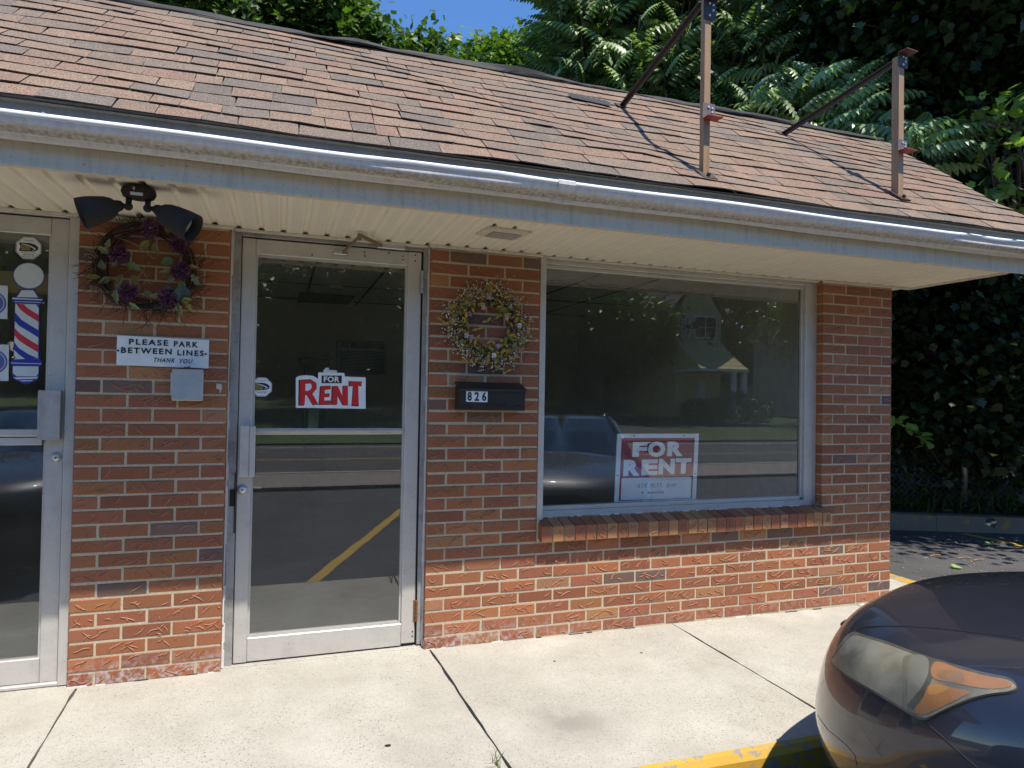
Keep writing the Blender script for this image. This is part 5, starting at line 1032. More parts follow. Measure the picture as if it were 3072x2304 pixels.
# maple-like leaf, five lobes, slightly cupped
MT = np.array([(0,0,0),(.10,.34,.05),(.30,.28,.03),(.36,.52,.02),(.52,.36,.0),(.70,.26,-.03),(.72,.15,-.02),(1,0,-.10),(.72,-.15,-.02),(.70,-.26,-.03),(.52,-.36,.0),(.36,-.52,.02),(.30,-.28,.03),(.10,-.34,.05)], float)
MF = np.array([(0,i+1,i) for i in range(1, 13)]); MF = MF[:, [0,2,1]]
VT = np.array([(0,0,0),(.25,.30,.06),(.6,.26,.04),(1,0,-.08),(.6,-.26,.04),(.25,-.30,.06)], float); VF = np.array([(0,2,1),(0,3,2),(0,4,3),(0,5,4)])[:, [0,2,1]]
def compound():      # pinnate leaf: arching stalk with drooping lance leaflets
    V, F = [], []
    n = 8; P = lambda s: np.array([s*(1-.10*s), 0, .16*s-.42*s*s])
    for i in range(n+1):
        s = .12+.86*i/n; L = .285*(1-.55*max(0, s-.55)/.45)*(.75+.25*min(1, s/.3)); p = P(s)
        for sg in ((-1, 1) if i < n else (0,)):
            d = np.array([.22+.45*s, sg*.42, -1.0]) if sg else np.array([1, 0, -.6]); d = d/np.linalg.norm(d); up = np.array([0, 0, 1.]); y = np.cross(up, d); y /= np.linalg.norm(y); z = np.cross(d, y); b = len(V); w = L*.20
            for a, q, h in ((0,0,0),(.28,1,.4),(.28,-1,.4),(.65,.75,.2),(.65,-.75,.2),(1,0,-.9)): V.append(p+d*L*a+y*w*q+z*w*h*.6)
            F += [(b,b+2,b+1),(b+1,b+2,b+4),(b+1,b+4,b+3),(b+3,b+4,b+5)]
    for i in range(6):
        s0, s1 = i/6*.98, (i+1)/6*.98; b = len(V)
        for s in (s0, s1): V += [P(s)+np.array([0,.006,0]), P(s)+np.array([0,-.006,0])]
        F += [(b,b+1,b+3),(b,b+3,b+2)]
    return np.array(V), np.array(F)
CT, CF = compound()
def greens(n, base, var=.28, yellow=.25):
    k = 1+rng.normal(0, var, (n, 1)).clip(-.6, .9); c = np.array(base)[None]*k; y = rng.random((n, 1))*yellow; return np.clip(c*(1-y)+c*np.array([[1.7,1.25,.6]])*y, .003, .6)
def bez(p0, p1, p2, n): return [(1-t)**2*np.array(p0)+2*t*(1-t)*np.array(p1)+t*t*np.array(p2) for t in np.linspace(0, 1, n)]
def tree(name, label, base, trunk_h, r0, blobs, n_leaf, leaf, size, col, group, lean=(0,0), clus=24, crad=.42, shell=.55, mat='leaf', limbs=10, trunkcol=None):
    """trunk with limbs to every crown blob, and leaf clusters spread through those blobs. blobs: (centre, radii, weight)"""
    base = np.array(base, float); r = thing(name, label, 'tree', tuple(base), group); mb = MB(); top = base+np.array([lean[0], lean[1], trunk_h])
    pts = bez(base, base+np.array([lean[0]*.2, lean[1]*.2, trunk_h*.5]), top, 8); mb.tube(pts, [r0*(1.25 if i == 0 else 1-.45*i/7) for i in range(8)], 10)
    cents, wts = [], []
    for (c, rad_, w) in blobs:
        c, rad_ = np.array(c, float), np.array(rad_, float); st = pts[random.randint(4, 7)]; mid = (st+c)/2+np.array([random.uniform(-.3,.3), random.uniform(-.3,.3), -.12*np.linalg.norm(c-st)])
        q = bez(st, mid, c, 7); mb.tube(q, [r0*.38*(1-.8*i/6)+.012 for i in range(7)], 7)
        for _ in range(limbs):
            e = c+rad_*norm(rng.normal(0, 1, 3))*random.uniform(.6, .95); s_ = q[random.randint(3, 6)]; mb.tube(bez(s_, (s_+e)/2+np.array([0,0,-.1]), e, 5), [r0*.12+.01, r0*.09+.008, r0*.07+.006, .008, .004], 5)
        m_ = max(3, int(n_leaf*w/clus)); u = norm(rng.normal(0, 1, (m_, 3))); rr = shell+(1-shell)*rng.random((m_, 1)) if shell else rng.random((m_, 1))**(1/3); rr = np.where(rng.random((m_, 1)) < .8, rr, rng.random((m_, 1))); cents.append(c+u*rr*rad_)
    cents = np.concatenate(cents); tk = build(mb, 'trunk', M['bark'], r, smooth=True)
    pos = (cents[:, None]+rng.normal(0, crad, (len(cents), clus, 3))*np.array([1,1,.55])).reshape(-1, 3); n = len(pos); shade = np.repeat(1+rng.normal(0, .16, (len(cents), 1)), clus, 0)
    ctr = np.mean([np.array(b[0]) for b in blobs], 0); out = norm(pos-ctr); d = norm(out*.5+rng.normal(0, .6, (n, 3))+np.array([0,0,-.35])); up = norm(np.array([0,0,1.])+rng.normal(0, .38, (n, 3))+np.array([.15,-.4,0])*.5)
    T, F_ = (MT, MF) if leaf == 'maple' else (VT, VF) if leaf == 'oval' else (CT, CF)
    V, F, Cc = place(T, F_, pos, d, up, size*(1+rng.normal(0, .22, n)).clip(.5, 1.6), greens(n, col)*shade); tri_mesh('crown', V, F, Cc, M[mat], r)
    return r
def D(px, py, dist): v = ray(px, py); return np.array(CAM+v*(dist/Vector((v.x, v.y)).length))
G1 = 'broad-leaved trees behind the shop'
# maple over the left of the roof, with its limbs showing
def PB(px, py, dist, rx, ry=None, rz=None, w=1.): return (tuple(D(px, py, dist)), (rx, ry or rx, rz or rx*.7), w)
tree('maple_tree', 'maple with bare limbs showing over the left half of the roof', (-.6, 13, -.2), 5.2, .26,
     [PB(560,20,13,1.5,1.5,.75,.16), PB(760,60,14,1.1,1.2,.8,.16), PB(860,-40,14,1.3,1.3,1.,.18), PB(980,50,13.5,.85,1.,.75,.13), PB(990,-90,14,.95,1.2,.9,.13), PB(1110,140,13,.34,.7,.3,.05), PB(1210,172,12.5,.24,.5,.18,.022), PB(1330,185,12.5,.16,.3,.1,.012), PB(820,-260,14,1.8,1.8,1.2,.14), PB(450,-120,13.5,1.6,1.5,1,.12), ((-2.2,13.6,5.8),(2.0,1.8,1.3),.12), ((1.6,13.8,5.4),(1.7,1.5,1.2),.1), PB(1295,125,12.5,.13,.25,.16,.012)],
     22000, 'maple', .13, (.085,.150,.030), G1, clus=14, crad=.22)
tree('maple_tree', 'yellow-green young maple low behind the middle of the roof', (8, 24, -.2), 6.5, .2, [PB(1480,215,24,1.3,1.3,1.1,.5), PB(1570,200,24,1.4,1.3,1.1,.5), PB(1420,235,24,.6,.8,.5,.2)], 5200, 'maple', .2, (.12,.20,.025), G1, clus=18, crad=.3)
# tree of heaven: feathery compound leaves
def heaven(name, label, base, h, r0, tips, col, group, size, spread=1.):
    base = np.array(base, float); r = thing(name, label, 'tree', tuple(base), group); mb = MB(); P, Dv, U = [], [], []
    top = base+np.array([0,0,h]); tr = bez(base, base+np.array([.3,0,h*.5]), top, 8); mb.tube(tr, [r0*(1-.6*i/7) for i in range(8)], 9)
    for (c, n) in tips:
        c = np.array(c); st = tr[random.randint(3, 7)]; mid = (st+c)/2+np.array([random.uniform(-.4,.4), random.uniform(-.2,.4), random.uniform(-.5,0)]); q = bez(st, mid, c, 7); mb.tube(q, [r0*.28*(1-.85*i/6)+.008 for i in range(7)], 6)
        ax = norm(q[-1]-q[-3])*.5+np.array([0,0,.7])
        for k in range(n):
            a = 2.4*k+random.uniform(-.4,.4); el = random.uniform(.0, .75)*spread; dv = np.array([cos(a)*cos(el), sin(a)*cos(el), sin(el)])+ax*.2; P.append(c-ax*random.uniform(0, .35)); Dv.append(dv); U.append((random.uniform(-.12,.12), random.uniform(-.3,.0), 1.))
    build(mb, 'trunk', M['bark'], r, smooth=True); P, Dv, U = np.array(P), np.array(Dv), np.array(U); n = len(P)
    V, F, Cc = place(CT, CF, P, Dv, U, size*(1+rng.normal(0, .2, n)).clip(.55, 1.5), greens(n, col, .2, .15)); tri_mesh('crown', V, F, Cc, M['leaf_gloss'], r); return r
tips = []
while len(tips) < 430:
    px, py, dd = random.uniform(1560, 2330), random.uniform(-260, 430), random.uniform(8.4, 11.5)
    lim = 1585+max(0, (py-130))*.35+max(0, -py)*.05
    if px > lim+35 and py < 215+(px-1500)*.16+90: tips.append((D(px, py, dd), random.choice([6, 7, 8])))
heaven('tree_of_heaven', 'tall feathery-leaved tree rising behind the first sign post', (5.6, 9.0, -.2), 6.2, .13, tips, (.17,.25,.11), 'feathery-leaved trees behind the shop', .52)
tips = [(D(px, py, dd), n) for px, py, dd, n in ((2170,330,7.2,6),(2250,270,7.4,6),(2330,330,7.1,7),(2290,380,7.0,6),(2420,250,7.6,7),(2470,190,7.8,7),(2520,260,7.4,8),(2560,180,7.8,7),(2400,330,7.0,7),(2480,330,7.2,7),(2600,240,7.6,7),(2560,330,7.2,7),(2640,330,7.3,7),(2700,330,7.4,7),(2740,380,7.2,7),(2790,340,7.5,7),(2820,390,7.3,5),(2660,400,7.1,6),(2760,440,7.1,6),(2350,250,7.7,6),(2220,400,6.9,5),(2450,400,7.0,5),(2640,420,7.0,5),(2300,200,8,6),(2700,480,7.3,4),(2780,470,7.4,4))]
heaven('tree_of_heaven', 'lower feathery-leaved tree with bright arching fronds between the two sign posts', (6.4, 5.6, -.2), 3.6, .08, tips, (.21,.30,.14), 'feathery-leaved trees behind the shop', .50, .5)
# dark big trees on the right
tree('shade_tree', 'big dark tree with a thick leaning trunk behind the right sign post', tuple(D(2500, 1100, 15)*np.array([1,1,0])+np.array([0,0,-.1])), 11.5, .42,
     [PB(2420,-60,15,3.2,3,2.2,.2), PB(2250,120,16,2.6,2.5,2,.14), PB(2620,60,15.5,3,3,2.2,.18), PB(2780,-150,14,3.2,3,2.2,.16), PB(2900,150,15,3,3,2.4,.16), PB(2700,380,16,3,2.8,2.2,.16), PB(2480,330,17,2.6,2.5,2,.12), PB(2050,60,17,2.4,2.5,2.4,.12), PB(2100,330,17,2.2,2.2,1.6,.1)],
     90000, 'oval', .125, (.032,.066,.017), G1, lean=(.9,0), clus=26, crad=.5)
tree('maple_tree', 'dark spreading maple overhanging the fence at the right edge', (9.9, 3.2, .1), 4.6, .3,
     [PB(2960,150,10,2.3,2.2,1.3,.2), PB(2990,560,10.5,1.9,1.9,1.3,.16), PB(2860,420,11,1.6,1.8,1.4,.14), PB(3080,-150,9,2.4,2.4,1.3,.2), ((7.4,1.5,6.6),(2.0,1.7,.9),.16), ((6.4,2.4,7.0),(1.6,1.5,.8),.1), ((9.3,.9,6.4),(1.8,1.5,.9),.14), ((8.7,.7,9.6),(2.8,2.3,1.1),.5), ((10.8,2.4,9.6),(3,2.8,1.1),.4), ((8.2,2.6,5.4),(1.6,1.4,1.),.12)],  # the two highest blobs are out of view, added to shade the foliage below
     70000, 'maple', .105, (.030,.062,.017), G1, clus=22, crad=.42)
tree('maple_tree', 'dark maple filling the gap between roof end and fence', (7.6, 7.4, .3), 4.2, .22,
     [PB(2800,700,11,1.6,1.7,1.6,.2), PB(2950,880,10.5,1.6,1.6,1.5,.2), PB(2730,950,11,1.5,1.6,1.5,.2), PB(2850,1150,10.6,1.5,1.6,1.2,.2), PB(3060,1080,10.2,1.6,1.6,1.4,.2), PB(3000,700,11.5,1.8,1.7,1.6,.2), PB(2880,540,12,1.8,1.7,1.6,.2)],
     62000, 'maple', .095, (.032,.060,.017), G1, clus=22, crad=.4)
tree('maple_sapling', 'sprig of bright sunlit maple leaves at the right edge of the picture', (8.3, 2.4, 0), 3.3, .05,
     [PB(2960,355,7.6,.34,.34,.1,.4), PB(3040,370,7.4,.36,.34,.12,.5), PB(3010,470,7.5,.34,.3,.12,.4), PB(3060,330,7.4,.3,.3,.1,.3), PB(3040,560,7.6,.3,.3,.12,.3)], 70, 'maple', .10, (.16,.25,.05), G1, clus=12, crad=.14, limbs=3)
# far wood closing the view
n = 36000; pos = np.c_[rng.uniform(3, 34, n), rng.uniform(19, 27, n), rng.random(n)**.8*15-.2]; pos[:, 0] = np.where(rng.random(n) < .72, pos[:, 0], rng.uniform(14, 34, n)); pos[:, 1] -= np.clip((pos[:, 0]-12)*.75, 0, 16)
keep = (pos[:, 2] < 4.5+np.clip((pos[:, 0]-5)*1.0, 0, 11)); pos = pos[keep]; n = len(pos)
V, F, Cc = place(VT, VF, pos, rng.normal(0, 1, (n, 3)), norm(np.array([0,-.3,1.])+rng.normal(0, .5, (n, 3))), .42*(1+rng.normal(0, .25, n)).clip(.4, 2), greens(n, (.026,.052,.014)))
tag(tri_mesh('woodland', V, F, Cc, M['leaf']), kind='stuff')
# vines over the fence and weeds on the bank
fd = np.array([.911, -.412]); fp0 = np.array([3.4, 4.35])
n = 27000; s = rng.uniform(0, 9.5, n); z = rng.random(n)**.75*3.9; dep = rng.uniform(.05, 1.3, n)+.35*np.sin(s*1.7+z*1.3); pos = np.c_[fp0[0]+fd[0]*s+.412*dep, fp0[1]+fd[1]*s+.911*dep, z+.15]
ok = ~((z < 1.05) & (rng.random(n) < .9)); pos = pos[ok]; n = len(pos)
V, F, Cc = place(VT*np.array([1,1.25,1]), VF, pos, rng.normal(0, 1, (n, 3))*.5+np.array([-.2,-.55,-.55]), norm(np.array([-.2,-.5,.75])+rng.normal(0, .35, (n, 3))), .09*(1+rng.normal(0, .35, n)).clip(.3, 2.1), greens(n, (.034,.068,.020)))
tag(tri_mesh('fence_vines', V, F, Cc, M['leaf']), kind='stuff')
n = 5200; s = rng.uniform(0, 9.5, n); dep = rng.uniform(-.45, .35, n)+.1; z = rng.random(n)**1.6*(.14+.30*np.clip(dep+.3, 0, 1)); pos = np.c_[fp0[0]+fd[0]*s+.412*dep, fp0[1]+fd[1]*s+.911*dep, z-.01]
V, F, Cc = place(VT*np.array([1,.8,1]), VF, pos, rng.normal(0, 1, (n, 3))*.6+np.array([0,-.4,.35]), norm(np.array([0,-.4,.9])+rng.normal(0, .4, (n, 3))), .07*(1+rng.normal(0, .3, n)).clip(.3, 1.8), greens(n, (.055,.115,.022)))
nb = 260; sb = rng.uniform(.4, 6.5, nb); BV, BF, BC = [], [], []
for k in range(nb):
    dep = random.uniform(-.40, .15); p = np.array([fp0[0]+fd[0]*sb[k]+.412*dep, fp0[1]+fd[1]*sb[k]+.911*dep, -.03]); a = random.uniform(0, 2*pi); L = random.uniform(.2, .55); q = bez(p, p+np.array([cos(a)*.05, sin(a)*.05, L*.9]), p+np.array([cos(a)*L*.6, sin(a)*L*.6, L*random.uniform(.4, .8)]), 6); b = len(BV); c = random.choice([(.10,.17,.03),(.16,.19,.05),(.25,.21,.09)])
    for i, pt in enumerate(q): w = .007*(1-i/5.2); BV += [pt+np.array([-sin(a)*w, cos(a)*w, 0]), pt-np.array([-sin(a)*w, cos(a)*w, 0])]; BC += [c, c]
    for i in range(5): BF += [(b+2*i, b+2*i+1, b+2*i+3), (b+2*i, b+2*i+3, b+2*i+2)]
V = np.r_[V, np.array(BV)]; F = np.r_[F, np.array(BF)+len(V)-len(BV)]; Cc = np.r_[Cc, np.array(BC)]
tag(tri_mesh('bank_weeds', V, F, Cc, M['leaf']), kind='stuff')
# lit trailing vine
mb = MB(); q = [np.array(at(px, py, 1, 1.95)) for px, py in ((2655,1250),(2690,1268),(2730,1285),(2760,1320),(2785,1335))]; mb.tube(q, .004, 5); mb.tube([q[-1], np.array(at(2815,1385,1,1.95)), np.array(at(2835,1405,1,1.95))], .003, 5)
r = thing('vine_sprig', 'sunlit sprig of pale green vine beside the corner of the brick pier', 'vine', tuple(q[0])); build(mb, 'stem', M['twig'], r)
P = np.array([q[min(int(k/5), 3)]+(q[min(int(k/5), 3)+1]-q[min(int(k/5), 3)])*((k % 5)/5)+rng.normal(0, .025, 3) for k in range(20)]); V, F, Cc = place(VT*np.array([1,1.4,1]), VF, P, rng.normal(0, 1, (20, 3))*.5+np.array([0,-.5,-.3]), norm(np.array([.1,-.6,.8])+rng.normal(0, .2, (20, 3))), np.full(20, .125), greens(20, (.30,.42,.09), .15)); tri_mesh('leaves', V, F, Cc, M['leaf'], r)
# chain-link fence
r = thing('chain_link_fence', 'grey chain-link fence with round posts, half hidden by vines and weeds', 'fence', (7.3, 2.6, 0))
def fpnt(s, z): return Vector((fp0[0]+fd[0]*s-.06, fp0[1]+fd[1]*s-.13, z))
for s in (1.5, 4.30, 7.1):
    mb = MB(); mb.tube([fpnt(s, -.05), fpnt(s, 1.25)], .034, 12); mb.ball(fpnt(s, 1.25), .036); build(mb, 'post', M['galv'], r, smooth=True)
mb = MB(); mb.tube([fpnt(0, 1.22), fpnt(9, 1.22)], .02, 8); build(mb, 'top_rail', M['galv'], r)
mb = MB(); pitch = .075; H = 1.2
for k in range(int(-H/pitch), int(9/pitch)):
    for sg in (1, -1):
        s0 = k*pitch if sg > 0 else k*pitch+H; z0, z1 = .02, H; s1 = s0+sg*H
        if min(s0, s1) < 0 or max(s0, s1) > 9: continue
        mb.tube([fpnt(s0, z0)+Vector((0,.004*sg,0)), fpnt(s1, z1)+Vector((0,.004*sg,0))], .0028, 4, cap=False)
build(mb, 'wire_mesh', plain('old_wire', (.22,.22,.21), .7, .3), r)
# small old sign on the fence
p = at(2600+205/1.843, 850+912/1.843, 1, 3.2); r = thing('fence_sign', 'small weathered sign reading loitering, half hidden in the vines', 'sign', tuple(p))
mb = MB(); mb.cbox(p.x-.11, p.x+.13, p.y-.01, p.y, p.z-.09, p.z+.07, .003); build(mb, 'plate', plain('old_sign', (.30,.31,.30), .7), r)
mb = MB(); text_mb(mb, 'Loitering', p.x-.09, p.x+.11, p.z+.005, p.z+.05, p.y-.0115, 0, .02); build(mb, 'lettering', plain('old_red', (.16,.03,.03), .7), r)
# litter on the lot
n = 1500; pos = np.c_[rng.uniform(3.9, 8, n), rng.uniform(-1.2, 3.6, n), np.full(n, -.193)]; pos = pos[((pos[:, 0]-3.3)*.41+(pos[:, 1]-3.75)*.912 < -.08)]; n = len(pos)
cc = np.array([(.42,.32,.17),(.5,.45,.33),(.33,.22,.10),(.30,.26,.22)])[rng.integers(0, 4, n)]
V, F, Cc = place(VT, VF, pos, np.c_[rng.normal(0, 1, (n, 2)), np.zeros(n)], norm(np.array([0,0,1.])+rng.normal(0, .15, (n, 3))), rng.uniform(.008, .035, n), cc); tag(tri_mesh('leaf_litter', V, F, Cc, M['leaf']), kind='stuff')
for k, (px, py, L, a, nm) in enumerate(((2861,1703,.12,.2,'pale green fallen leaf on the asphalt just beyond the car bonnet'), (2957,1633,.12,.0,'pale green fallen leaf near the yellow stall line'))):
    p = at(px, py, 2, -.185); V, F, Cc = place(VT*np.array([1,1.2,1]), VF, np.array([[p.x, p.y, p.z+.004]]), np.array([[cos(a), sin(a), 0]]), np.array([[0,-.25,1.]]), np.array([L]), np.array([(.42,.55,.20)])); tag(tri_mesh('fallen_leaf', V, F, Cc, M['leaf'], None, tuple(p)), nm, 'leaf')
for px, py, L, a, nm in ((2805,1667,.16,.1,'reddish twig lying alone on the asphalt nearest the shop corner'), (2893,1674,.16,-.1,'straight pale twig on the asphalt between two other twigs'), (2935,1680,.14,.05,'forked reddish twig on the asphalt farthest from the shop')):
    p = at(px, py, 2, -.19); mb = MB(); mb.tube([p+Vector((-L/2*cos(a),-L/2*sin(a),.0)), p+Vector((0,.01,.006)), p+Vector((L/2*cos(a),L/2*sin(a),.002))], .005, 5); mb.tube([p+Vector((L*.2,.0,.004)), p+Vector((L*.3,-.03,.006))], .003, 4); single(mb, 'fallen_twig', plain('twig_red', (.36,.20,.11), .8), nm, 'twig', tuple(p))
# grass in the walk joint, dried weed at the end of the sill
mb = MB(); p = Vector((.03, -1.20, zs_(.03)))
for k in range(11):
    a = random.uniform(0, 2*pi); L = random.uniform(.03, .08)*(1.6 if k < 2 else 1); q = bez(p+Vector((random.uniform(-.012,.012), random.uniform(-.06,.05), -.01)), p+Vector((cos(a)*.01, sin(a)*.03, L*.7)), p+Vector((cos(a)*L*.5, sin(a)*L*.5, L)), 5); mb.tube(q, [.0016,.0015,.0012,.0009,.0004], 4, 0, random.choice([(.14,.20,.05),(.30,.29,.13)]))
single(mb, 'grass_tuft', leafC, 'thin tuft of grass growing in the middle joint of the walk', 'grass', tuple(p))
mb = MB(); p = Vector((2.62, .03, .60))
for k in range(22): d = Vector((random.uniform(-1,1), random.uniform(-1,.2), random.uniform(.1,1))); mb.tube(curl(p, d, random.uniform(.03,.08), 3, .3), .0011, 4, 0, (.24,.21,.17))
single(mb, 'dried_weed', tw, 'small dried weed on the right end of the brick sill', 'weed', tuple(p))
rs = random.Random(3)
for i, (x, y, s, lb) in enumerate(((-.33,-.93,.011,'black spot of old gum on the walk, left of the middle joint'),(.62,-.34,.006,'small black pebble on the walk near the wall'),(1.12,-.36,.007,'brown seed lying on the walk right of the small pebble'))):
    mb = MB(); mb.ball((x, y, zs_(x)), s, sc=(1.2,1,.18 if i == 0 else .5), nu=9, nv=4); single(mb, ('gum_spot','pebble','seed')[i], M['dark_gap'] if i != 2 else M['twig'], lb, ('gum','pebble','seed')[i], (x, y, zs_(x)))
mb = MB(); xs_ = np.linspace(-90, 110, 41); hh = [6+3.5*sin(x*.05)+2*sin(x*.13+1) for x in xs_]  # added ridge, closes the sky gaps mirrored between the far trees
for i in range(40): mb.add([(xs_[i],-60,-.3),(xs_[i+1],-60,-.3),(xs_[i+1],-66,hh[i+1]),(xs_[i],-66,hh[i])], [(0,1,2,3)]); mb.add([(xs_[i],-66,hh[i]),(xs_[i+1],-66,hh[i+1]),(xs_[i+1],-95,hh[i+1]*.9),(xs_[i],-95,hh[i]*.9)], [(0,1,2,3)])
tag(build(mb, 'added_hill', plain('added_hill_green', (.03,.05,.016), 1, vary=.5, sc=1.2)), kind='structure')
# ================================================================== ACROSS THE ROAD (seen in the glass)
def siding(mb, x0, x1, y, z0, z1, mi=0, step=.16, fy=1):
    k = 0
    while z0+k*step < z1:
        a, b_ = z0+k*step, min(z0+(k+1)*step-.004, z1); mb.hexa([(x0,y-.05,a),(x1,y-.05,a),(x1,y+.035,a),(x0,y+.035,a),(x0,y-.05,b_),(x1,y-.05,b_),(x1,y+.004,b_),(x0,y+.004,b_)], mi); k += 1
hx0, hx1, hy, hz = 18.0, 20.7, -25.5, .35
r = thing('yellow_house', 'yellow clapboard house across the road, mirrored in the shop window', 'house', (20, -27, hz))
mb = MB(); siding(mb, hx0, hx1, hy, hz, 5.6); mb.box(hx0, hx1, hy-4, hy-.06, hz, 5.6); mb.add([(hx0,hy+.01,5.6),(hx1,hy+.01,5.6),((hx0+hx1)/2,hy+.01,7.6)], [(0,1,2)]); build(mb, 'wall', M['siding_yellow'], r)
mb = MB(); cx = (hx0+hx1)/2
mb.hexa([(hx0-.4,hy-4.3,5.45),(cx,hy-4.3,7.75),(cx,hy+.1,7.75),(hx0-.4,hy+.1,5.45),(hx0-.4,hy-4.3,5.6),(cx,hy-4.3,7.9),(cx,hy+.1,7.9),(hx0-.4,hy+.1,5.6)]); mb.hexa([(cx,hy-4.3,7.75),(hx1+.4,hy-4.3,5.45),(hx1+.4,hy+.1,5.45),(cx,hy+.1,7.75),(cx,hy-4.3,7.9),(hx1+.4,hy-4.3,5.6),(hx1+.4,hy+.1,5.6),(cx,hy+.1,7.9)]); build(mb, 'roof', M['roof_grey'], r)
mb = MB()      # flared skirt between the floors
for k in range(8):
    f0, f1 = k/8, (k+1)/8; y0, y1 = hy+2.2*(1-f0)**1.3, hy+2.2*(1-f1)**1.3; z0, z1 = 2.75+1.6*f0, 2.75+1.6*f1; mb.hexa([(hx0,hy,z0),(hx1,hy,z0),(hx1,y0+.03,z0),(hx0,y0+.03,z0),(hx0,hy,z1),(hx1,hy,z1),(hx1,y1,z1),(hx0,y1,z1)])
build(mb, 'pent_roof', M['siding_yellow'], r); mb = MB(); mb.box(hx0-.05, hx1+.05, hy, hy+2.25, 2.62, 2.745); build(mb, 'pent_soffit', M['white_paint'], r)
for x0, x1, z0, z1 in ((18.35,18.7,4.5,5.4),(19.1,20.3,4.45,5.45)):
    mb = MB(); mb.box(x0-.1, x1+.1, hy+.04, hy+.10, z0-.1, z1+.1); w_ = build(mb, 'window', M['white_paint'], r)
    mb = MB()
    for a, b_ in ((x0, (x0+x1)/2-.03), ((x0+x1)/2+.03, x1)): mb.box(a, b_, hy+.101, hy+.115, z0, (z0+z1)/2-.03); mb.box(a, b_, hy+.101, hy+.115, (z0+z1)/2+.03, z1)
    build(mb, 'pane', M['car_glass'], w_)
for x in (20.0, 20.6): mb = MB(); mb.cbox(x-.11, x+.11, hy+1.9, hy+2.12, hz, 2.62, .02); build(mb, 'porch_post', M['white_paint'], r)
mb = MB(); mb.box(19.3, 19.8, hy+.04, hy+.08, hz+.2, 2.3); build(mb, 'front_door', M['white_paint'], r)
r = thing('grey_house', 'grey gabled house behind the yellow one, mirrored in the shop window', 'house', (18, -35, .6))
gx0, gx1, gy = 22.0, 25.6, -34.5
mb = MB(); siding(mb, gx0, gx1, gy, .5, 4.6); mb.box(gx0, gx1, gy-6, gy-.06, .5, 4.6); mb.add([(gx0,gy+.01,4.6),(gx1,gy+.01,4.6),((gx0+gx1)/2,gy+.01,6.9)], [(0,1,2)]); build(mb, 'wall', M['siding_grey'], r)
mb = MB(); c_ = (gx0+gx1)/2
for s in (-1, 1): e = gx0-.3 if s < 0 else gx1+.3; mb.hexa([(e,gy-6.2,4.4),(c_,gy-6.2,7.0),(c_,gy+.3,7.0),(e,gy+.3,4.4),(e,gy-6.2,4.55),(c_,gy-6.2,7.15),(c_,gy+.3,7.15),(e,gy+.3,4.55)])
build(mb, 'roof', M['white_paint'], r)
for z in (1.6, 3.3): mb = MB(); mb.box(gx0+.4, gx0+1.5, gy+.03, gy+.1, z, z+1.0); build(mb, 'window', M['white_paint'], r)
r = thing('shaded_house', 'pale shaded house with a porch at the right of the shop window', 'house', (31, -25, .3))
mb = MB(); siding(mb, 28, 35, -25.5, .3, 5.2); mb.box(28, 35, -32, -25.56, .3, 5.2); build(mb, 'wall', M['siding_grey'], r); mb = MB(); mb.hexa([(27.6,-32.4,5.2),(35.4,-32.4,5.2),(35.4,-25,5.2),(27.6,-25,5.2),(28,-29.2,7.2),(35,-29.2,7.2),(35,-28.6,7.2),(28,-28.6,7.2)]); mb.box(28,35,-25.5,-23.4,2.8,2.95); build(mb, 'roof', M['roof_grey'], r)
for x in (28.2, 30.4, 32.6, 34.8): mb = MB(); mb.box(x-.1, x+.1, -23.6, -23.4, .3, 2.8); build(mb, 'porch_post', M['white_paint'], r)
mb = MB(); mb.box(28.2, 34.8, -23.55, -23.45, 1.15, 1.22)
for k in range(50): mb.box(28.3+k*.13, 28.35+k*.13, -23.53, -23.48, .4, 1.15)
build(mb, 'railing', M['white_paint'], r)
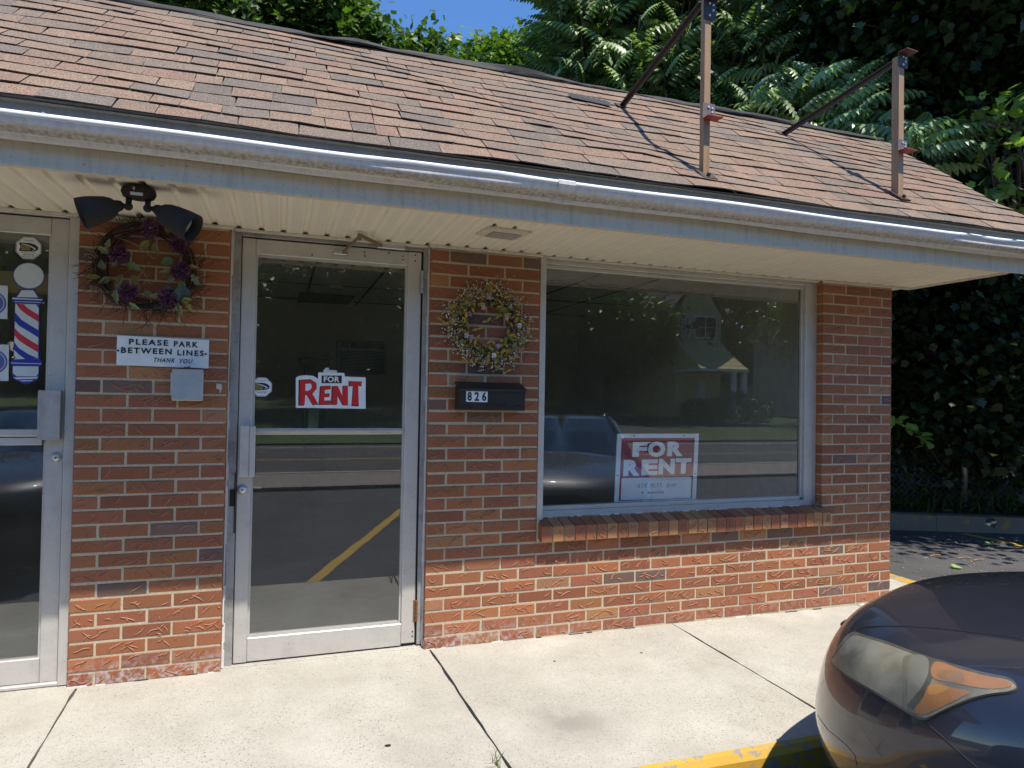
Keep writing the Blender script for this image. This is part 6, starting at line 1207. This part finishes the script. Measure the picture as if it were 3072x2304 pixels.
for i, (x, y, s) in enumerate(((17.9,-23.6,.7),(18.9,-23.5,.75),(20.1,-23.3,.95),(21.2,-23.2,.8))):
    n = 900; u = norm(rng.normal(0, 1, (n, 3)))*s*(.75+.25*rng.random((n, 1)))*np.array([1,1,.85])+np.array([x, y, .3+s*.6]); V, F, Cc = place(VT, VF, u, rng.normal(0, 1, (n, 3)), norm(np.array([0,.2,1.])+rng.normal(0, .4, (n, 3))), np.full(n, .16), greens(n, (.05,.09,.025)))
    tag(tri_mesh('clipped_bush', V, F, Cc, M['leaf'], None, (x, y, .3)), ['low round bush at the left corner of the yellow house','round bush second from the left corner of the yellow house','largest bush before the yellow house wall','bush beside the yellow house porch'][i], 'bush', 'bushes before the yellow house')
G2 = 'street trees across the road'
def street(name, label, x, y, h, R, n, col=(.075,.115,.032)):
    bl_ = [((x+random.uniform(-.6,.6)*R, y+random.uniform(-.5,.5)*R, h+random.uniform(-.35,.45)*R), (R*.6,R*.6,R*.45), .14) for _ in range(7)]
    return tree(name, label, (x, y, .2), h*.8, .3, bl_, int(n*1.7), 'oval', .30, col, G2, clus=26, crad=.75, limbs=4)
street('street_tree', 'tall street tree over the driveway across the road', 11.2, -33, 8, 5.5, 9000)
street('street_tree', 'bushy street tree hiding the side of the yellow house', 14.8, -27.5, 4.4, 3.2, 8000)
street('street_tree', 'dark street tree far left across the road', 2.5, -30, 7, 5.5, 9000)
street('street_tree', 'street tree left of the driveway across the road', 6.5, -40, 8.5, 6.5, 9000)
street('street_tree', 'street tree behind the yellow house', 22, -40, 9, 6.5, 9000)
street('street_tree', 'street tree shading the porch of the shaded house', 27.2, -22.6, 5.8, 4.4, 11000)
street('street_tree', 'low leafy street tree beside the grey house', 14.2, -36, 5, 4.2, 8000)
street('street_tree', 'street tree mirrored in the glass of the barber shop door', -8, -30, 7, 6, 7000)
n = 30000; pos = np.c_[rng.uniform(-45, 60, n), rng.uniform(-60, -44, n), rng.random(n)**1.3*13+.6]; V, F, Cc = place(VT, VF, pos, rng.normal(0, 1, (n, 3)), norm(np.array([0,.3,1.])+rng.normal(0, .5, (n, 3))), np.full(n, 1.1), greens(n, (.07,.105,.032))); tag(tri_mesh('far_wood', V, F, Cc, M['leaf']), kind='stuff')
